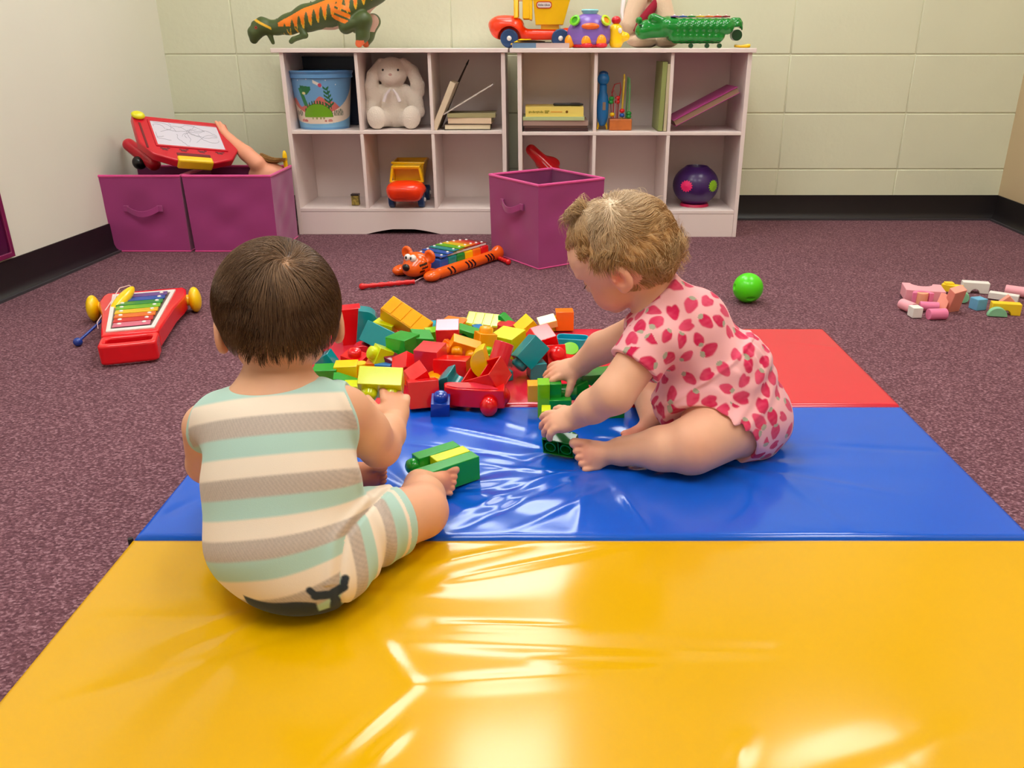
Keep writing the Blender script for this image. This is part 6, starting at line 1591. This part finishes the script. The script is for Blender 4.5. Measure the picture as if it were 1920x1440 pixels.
# blue book under the truck nose and craft pieces on it
book('blue and pink book lying on top of the shelves where the units meet', (X_(1012, 82, 3.40), 3.40, ZT + .009), (.215, .15, .017), (0, 0, 3), cover('pinkgrey', (206, 180, 178)), spine=-1, pages=cover('pinkpage', (220, 186, 178)))
MB().box((-.062, -.0756, 0), (.088, .0012, .0172)).build('spine_panel', cover('bluegrey', (110, 140, 172)), bpy.data.objects[[o.name for o in bpy.data.objects if o.get('label', '').startswith('blue and pink book')][0]])
bf = thing('craft_shape', 'yellow and black cut-out shape lying on the blue book', 'craft shape', (X_(985, 74, 3.37), 3.37, ZT + .0185))
m = MB(); m.prism([(-.055, -.02), (-.02, .03), (.02, .028), (.035, .0), (.0, -.022)], 0, .004, Matrix.Rotation(R(20), 4, 'X')); m.build('yellow_part', m_yelp, bf)
m = MB(); m.prism([(-.05, -.024), (.02, -.012), (.10, -.018), (.03, -.026)], .001, .006, Matrix.Rotation(R(10), 4, 'X')); m.build('black_part', m_blk, bf)
m = MB(); m.prism([(-.03, .0), (.02, .01), (.075, -.012), (.01, -.008)], .005, .009, Matrix.Rotation(R(14), 4, 'X')); m.build('dark_part', m_blk, bf)
# purple shape-sorter turtle
ys = 3.42; x_ = X_(1105, 80, ys); tu = thing('shape_sorter', 'purple animal shape sorter with yellow head on top of the right shelf', 'toy', (x_, ys, ZT)); m_pu = plastic('sorter_purple', (132, 96, 190), .3)
s = SDF(); s.ell(P_(0, 0, .050), P_(.086, .060, .062), k=0); s.ell(P_(0, 0, .080), P_(.060, .050, .044), k=.02); s.ell(P_(0, 0, .03), P_(.080, .058, .030), k=.01)
D, lo, h = s.field(.003, post=lambda D, P: np.maximum(D, .012 - P[..., 2])); V, F = nets(D, lo, h); npmesh('shell', V, F, m_pu, tu)
MB().lathe([(.060, 0), (.068, .004), (.070, .014), (.060, .016)], 36, Matrix.Diagonal((1.0, .72, 1, 1))).build('base', plastic('sorter_red', (214, 20, 40), .3), tu)
MB().lathe([(.018, .108), (.030, .126), (.034, .132), (.031, .136), (.022, .128), (1e-4, .126)], 32, cap=False).build('funnel', plastic('sorter_aqua', (150, 220, 226), .3), tu)
for q, cc, ci_ in ((-1, (120, 210, 30), (70, 160, 20)), (1, (190, 220, 40), (250, 150, 20))):
    T = Matrix.Translation((q * .056, -.042, .094)) @ Euler((R(60), 0, R(q * 35))).to_matrix().to_4x4()
    MB().lathe([(.012, 0), (.020, .0), (.021, .008), (.013, .010), (.012, .004)], 28, T, cap=False).build('ring', plastic('ring_%d' % cc[0], cc, .3), tu); MB().lathe([(.0125, .0), (.0125, .006)], 20, T).build('button', plastic('but_%d' % ci_[0], ci_, .3), tu)
MB().ell((.0, -.056, .076), (.034, .012, .012)).build('mouth', plastic('sorter_orange', (250, 110, 30), .3), tu)
for x in (-.076, -.014, .042): 
    s_ = MB(); s_.ell((x, -.050 if x > -.07 else -.02, .024), (.020, .016, .024)); s_.build('foot', plastic('sorter_amber', (255, 160, 10), .3), tu)
for x in (-.012, .044): MB().ell((x, -.054, .010), (.022, .016, .010)).build('shoe', plastic('sorter_red', (214, 20, 40), .3), tu)
s = SDF(); s.cap(P_(.102, -.01, .020), P_(.100, -.01, .062), .026, .026, k=0); s.ell(P_(.132, -.014, .040), P_(.022, .018, .017), k=.012)
D, lo, h = s.field(.003, post=lambda D, P: np.maximum(D, .001 - P[..., 2])); V, F = nets(D, lo, h); hd_ = npmesh('head', V, F, m_yelp, tu)
MB().ell((.114, -.034, .062), (.008, .005, .010)).build('eye', m_whip, hd_); MB().ell((.100, -.01, .098), (.018, .018, .015)).build('knob', plastic('sorter_red', (214, 20, 40), .3), hd_)
# plush doll with a dark red scarf, sitting behind (top of it is above the picture)
yp_ = 3.58; pdx = X_(1215, 60, yp_); pl_ = thing('plush_doll', 'beige plush toy with dark red scarf sitting behind the crocodile', 'soft toy', (pdx, yp_, ZT)); m_bg = pm('beige_plush', (232, 200, 172), .9, .1, bump=(200, .5, .003), sheen=.3)
s = SDF(); s.ell(P_(0, .0, .085), P_(.075, .055, .085), k=0); s.cap(P_(.045, -.03, .16), P_(.070, -.045, .085), .040, .036, k=.008); s.cap(P_(-.05, -.03, .17), P_(-.082, -.045, .085), .038, .036, k=.008)
s.ell(P_(-.03, -.045, .028), P_(.06, .05, .028), k=.01); s.ell(P_(.07, -.035, .028), P_(.05, .05, .028), k=.01); s.ell(P_(0, 0, .235), P_(.070, .062, .062), k=.01)
D, lo, h = s.field(.0035, post=lambda D, P: np.maximum(D, .001 - P[..., 2])); V, F = nets(D, lo, h); npmesh('body', V, F, m_bg, pl_)
MB().tube([(.030, -.040, .178), (-.006, -.066, .130), (-.036, -.070, .092), (-.058, -.066, .058)], [.012, .019, .020, .012], n=10).build('scarf', pm('scarf_red', (150, 10, 44), .9), pl_)
MB().tube([(-.105, -.03, .175), (-.112, -.05, .13), (-.108, -.06, .098)], [.009, .007, .004], n=8).build('ribbon', m_rib, pl_)
# crocodile xylophone
yc = 3.43; cx0 = X_(1292, 80, yc); cc_ = thing('crocodile_xylophone', 'glossy green crocodile toy xylophone on top of the right shelf', 'toy xylophone', (cx0, yc, ZT)); m_gc = plastic('croc_green', (14, 132, 44), .12); m_gd = plastic('croc_dark', (4, 60, 24), .3)
def cq(px, py, dy=0): return np.array((X_(px, py, yc) - cx0, dy, Z_(px, py, yc) - ZT))
s = SDF(); s.cap(cq(1268, 68), cq(1345, 68), .026, .026, k=0); s.cap(cq(1268, 52), cq(1348, 54), .030, .028, k=.01)
for q in (-.035, .035): s.cap(cq(1255, 50, q), cq(1360, 50, q), .028, .028, k=.01); s.cap(cq(1262, 66, q), cq(1345, 68, q), .022, .020, k=.01)
s.cap(cq(1252, 50), cq(1214, 54), .038, .034, k=.02); s.ell(cq(1204, 58), P_(.028, .040, .030), k=.012); s.cap(cq(1240, 40, -.022), cq(1224, 34, -.022), .015, .017, k=.008); s.cap(cq(1240, 40, .022), cq(1224, 34, .022), .015, .017, k=.008)
s.ell(cq(1198, 38, -.018), P_(.011, .010, .012), k=.006); s.ell(cq(1198, 38, .018), P_(.011, .010, .012), k=.006)
s.ell(cq(1378, 50), P_(.030, .030, .036), k=.01)
s.cap(cq(1222, 86, -.09), cq(1222, 86, .09), .016, .016, k=.006, sub=True)
s.cap(cq(1380, 62, -.08), cq(1380, 62, .08), .022, .022, k=.006, sub=True)
bmp = lambda D, P: np.maximum(D - .0012 * np.sin(P[..., 0] * 260) * np.sin(P[..., 2] * 240 + P[..., 1] * 200) * (P[..., 0] > -.06), np.maximum(.007 - P[..., 2], np.where(P[..., 0] > -.06, P[..., 2] - .108, -1.0)))
D, lo, h = s.field(.0026, post=bmp); V, F = nets(D, lo, h); npmesh('body', V, F, m_gc, cc_)
MB().cyl(cq(1380, 66, -.018), cq(1380, 66, .018), .020).build('tail_hole', m_gd, cc_)
for x in (1292, 1322, 1345):
    w_ = MB(); c = cq(x, 80); w_.cyl((c[0], -.048, .008), (c[0], -.034, .008), .0085); w_.build('wheel', m_gd, cc_)
for i, c in enumerate(('violet', 'blue', 'green', 'yellow', 'orange', 'red', 'maroon')):
    p = cq(1262 + i * 16, 36); MB().box((p[0], 0, .1105), (.027, .085, .004)).build('key', m_metal(c, RAIN[c]), cc_, bevel=.001); MB().ell((p[0], -.030, .115), (.005, .005, .003)).build('peg', m_whip, cc_)
e_ = cq(1199, 48, -.037); MB().ell(tuple(e_), (.006, .004, .005)).build('nostril', m_gd, cc_)
ym = thing('toy_stick', 'yellow toy beater lying at the right end of the shelf top', 'mallet', (X_(1400, 80, 3.45) - .012, 3.45, ZT + .008)); MB().tube([(-.035, 0, 0), (-.01, 0, -.002), (.018, 0, .0), (.026, 0, 0)], [.005, .0055, .0075, .006], n=12).build('handle', m_yelp, ym)
# --- in and on the left bins: drawing board, doll arm, red toy, yellow piece
P00, P10, P01, P11 = [Vector(p) for p in (aty(244, 222, 3.16), aty(416, 238, 3.37), aty(276, 296, 3.02), aty(448, 310, 3.21))]
ux = ((P10 - P00) + (P11 - P01)).normalized(); uy = ((P00 + P10) - (P01 + P11)); uy = (uy - ux * uy.dot(ux)).normalized(); uz = ux.cross(uy)
cen = (P00 + P10 + P01 + P11) / 4 + Vector((.004, 0, .0))
db = bpy.data.objects.new('drawing_board', None); COL.objects.link(db)
tag(db, 'red magnetic drawing board with yellow handle resting on the two left bins', 'drawing board')
db.matrix_world = Matrix(((ux.x, uy.x, uz.x, cen.x), (ux.y, uy.y, uz.y, cen.y), (ux.z, uy.z, uz.z, cen.z), (0, 0, 0, 1)))
W2, H2 = (P10 - P00).length / 2 + .004, ((P00 + P10) / 2 - (P01 + P11) / 2).length / 2 + .004
m_rb = plastic('board_red', (206, 20, 44), .3)
ol = [(-W2, H2), (W2, H2), (W2 + .006, -H2 * .35), (W2 - .03, -H2 * .86), (.07, -H2 - .012), (-.07, -H2 - .012), (-W2 + .03, -H2 * .86), (-W2 - .006, -H2 * .35)]
m = MB(); m.prism(ol[::-1], -.018, .014); bo = m.build('body', m_rb, db, bevel=.006, seg=3)
sw, sh2 = W2 * .74, H2 * .58; sy = H2 * .16
m = MB(); m.boxm((-sw + .012, sy - sh2, .0142), (sw, sy + sh2, .0155)); so = m.build('screen', pm('board_screen', (214, 208, 222), .3), db)
rs = random.Random(5); sc_ = MB()
for i in range(16):
    x0 = rs.uniform(-sw * .75, sw * .6); y0 = sy + rs.uniform(-sh2 * .6, sh2 * .6); pts = []; a = rs.uniform(0, 6.28)
    for k in range(12):
        pts.append((max(-sw * .85, min(sw * .9, x0)), max(sy - sh2 * .9, min(sy + sh2 * .9, y0)), .0157)); x0 += .011 * math.cos(a); y0 += .008 * math.sin(a); a += rs.uniform(-.6, .6)
    sc_.tube(pts, .0007, n=4)
sc_.build('scribble', pm('scribble_grey', (150, 146, 160), .6), so)
m = MB(); m.ringprism([(-sw + .004, sy - sh2 - .008), (sw + .008, sy - sh2 - .008), (sw + .008, sy + sh2 + .008), (-sw + .004, sy + sh2 + .008)], [(-sw + .012, sy - sh2), (sw, sy - sh2), (sw, sy + sh2), (-sw + .012, sy + sh2)], .013, .018); m.build('screen_frame', m_rb, db, bevel=.0015)
MB().box((0, -H2 - .004, .0), (.125, .030, .042)).build('handle', plastic('board_yellow', (250, 206, 30), .35), db, bevel=.007, seg=3)
MB().box((0, -H2 * .80, .0145), (.12, .014, .004)).build('handle_slot', plastic('board_dark', (110, 6, 20), .5), db, bevel=.002)
MB().box((-W2 + .018, 0, .0145), (.007, H2 * 1.2, .003)).build('slider_slot', plastic('board_dark', (110, 6, 20), .5), db)
MB().ell((-W2 + .020, H2 - .012, .022), (.024, .020, .012)).build('slider_knob', plastic('knob_yellow', (232, 226, 20), .3), db)
for i in range(4):
    m = MB(); x = -W2 * .55 + i * W2 * .38; 
    for (a, b2) in ((0, 0), (.012, .003), (-.011, .002), (.004, -.006), (-.006, -.005)): m.ell((x + a, -H2 * .58 + b2, .0145), (.006, .0035, .0015), n=10, m=5)
    m.build('stamp_mark', plastic('board_dark', (110, 6, 20), .5), db)
# doll
da = thing('doll', 'baby doll lying in the bin with one bare arm raised behind the drawing board', 'doll', tuple(aty(470, 300, 3.27))); o_ = np.array(da.location)
def ap(px, py, y): return np.array(aty(px, py, y)) - o_
s = SDF(); s.cap(ap(482, 306, 3.27), ap(462, 288, 3.28), .032, .028, k=0); s.cap(ap(462, 288, 3.28), ap(432, 262, 3.31), .028, .020, k=.01); s.cap(ap(432, 262, 3.31), ap(418, 246, 3.32), .019, .016, k=.008)
for (a, b2) in (((414, 242), (405, 229)), ((418, 240), (412, 230)), ((422, 244), (419, 236)), ((412, 248), (402, 244))): s.cap(ap(*a, 3.32), ap(*b2, 3.33), .008, .006, k=.004)
s.ell(P_(.05, .03, -.065), P_(.075, .055, .055), k=.02)
D, lo, h = s.field(.0028); V, F = nets(D, lo, h); npmesh('body', V, F, pm('doll_skin', (244, 168, 136), .5, .4, sss=.05), da)
hr = []
for i in range(160):
    a = rs.uniform(0, 1); b0 = ap(490 + rs.uniform(-3, 3), 292 + rs.uniform(-5, 6), 3.30 + rs.uniform(-.02, .02)); e0 = ap(532 + rs.uniform(-8, 8), 298 + rs.uniform(-2, 3), 3.29 + rs.uniform(-.03, .03)); t = np.linspace(0, 1, 8)[:, None]
    hr.append(b0 * (1 - t) + e0 * t + np.array((0, 0, 1)) * (-.016 * np.sin(t * 3.14) * rs.uniform(.3, 1)) + np.array((0, rs.uniform(-.01, .01), 0)) * np.sin(t * 5))
strands('hair', pm('doll_hair', (176, 130, 70), .5), da, np.array(hr), .0016)
yp2 = thing('toy_piece', 'yellow toy piece poking out of the bin beside the shelf', 'toy', tuple(aty(534, 294, 3.30))); s_ = MB(); s_.ell((0, 0, 0), (.009, .010, .024)); s_.cyl((0, 0, -.06), (0, 0, 0), .008); s_.build('body', m_yelp, yp2)
rd = thing('toy_phone', 'red rounded toy tucked behind the drawing board in the corner bin', 'toy', tuple(aty(258, 282, 3.24))); s = SDF(); s.cap(P_(-.028, 0, .020), P_(.060, -.02, -.045), .024, .028, k=0); D, lo, h = s.field(.003); V, F = nets(D, lo, h); npmesh('body', V, F, m_rb, rd)
MB().ell((.012, -.028, -.042), .026).build('wheel', m_blk, rd)
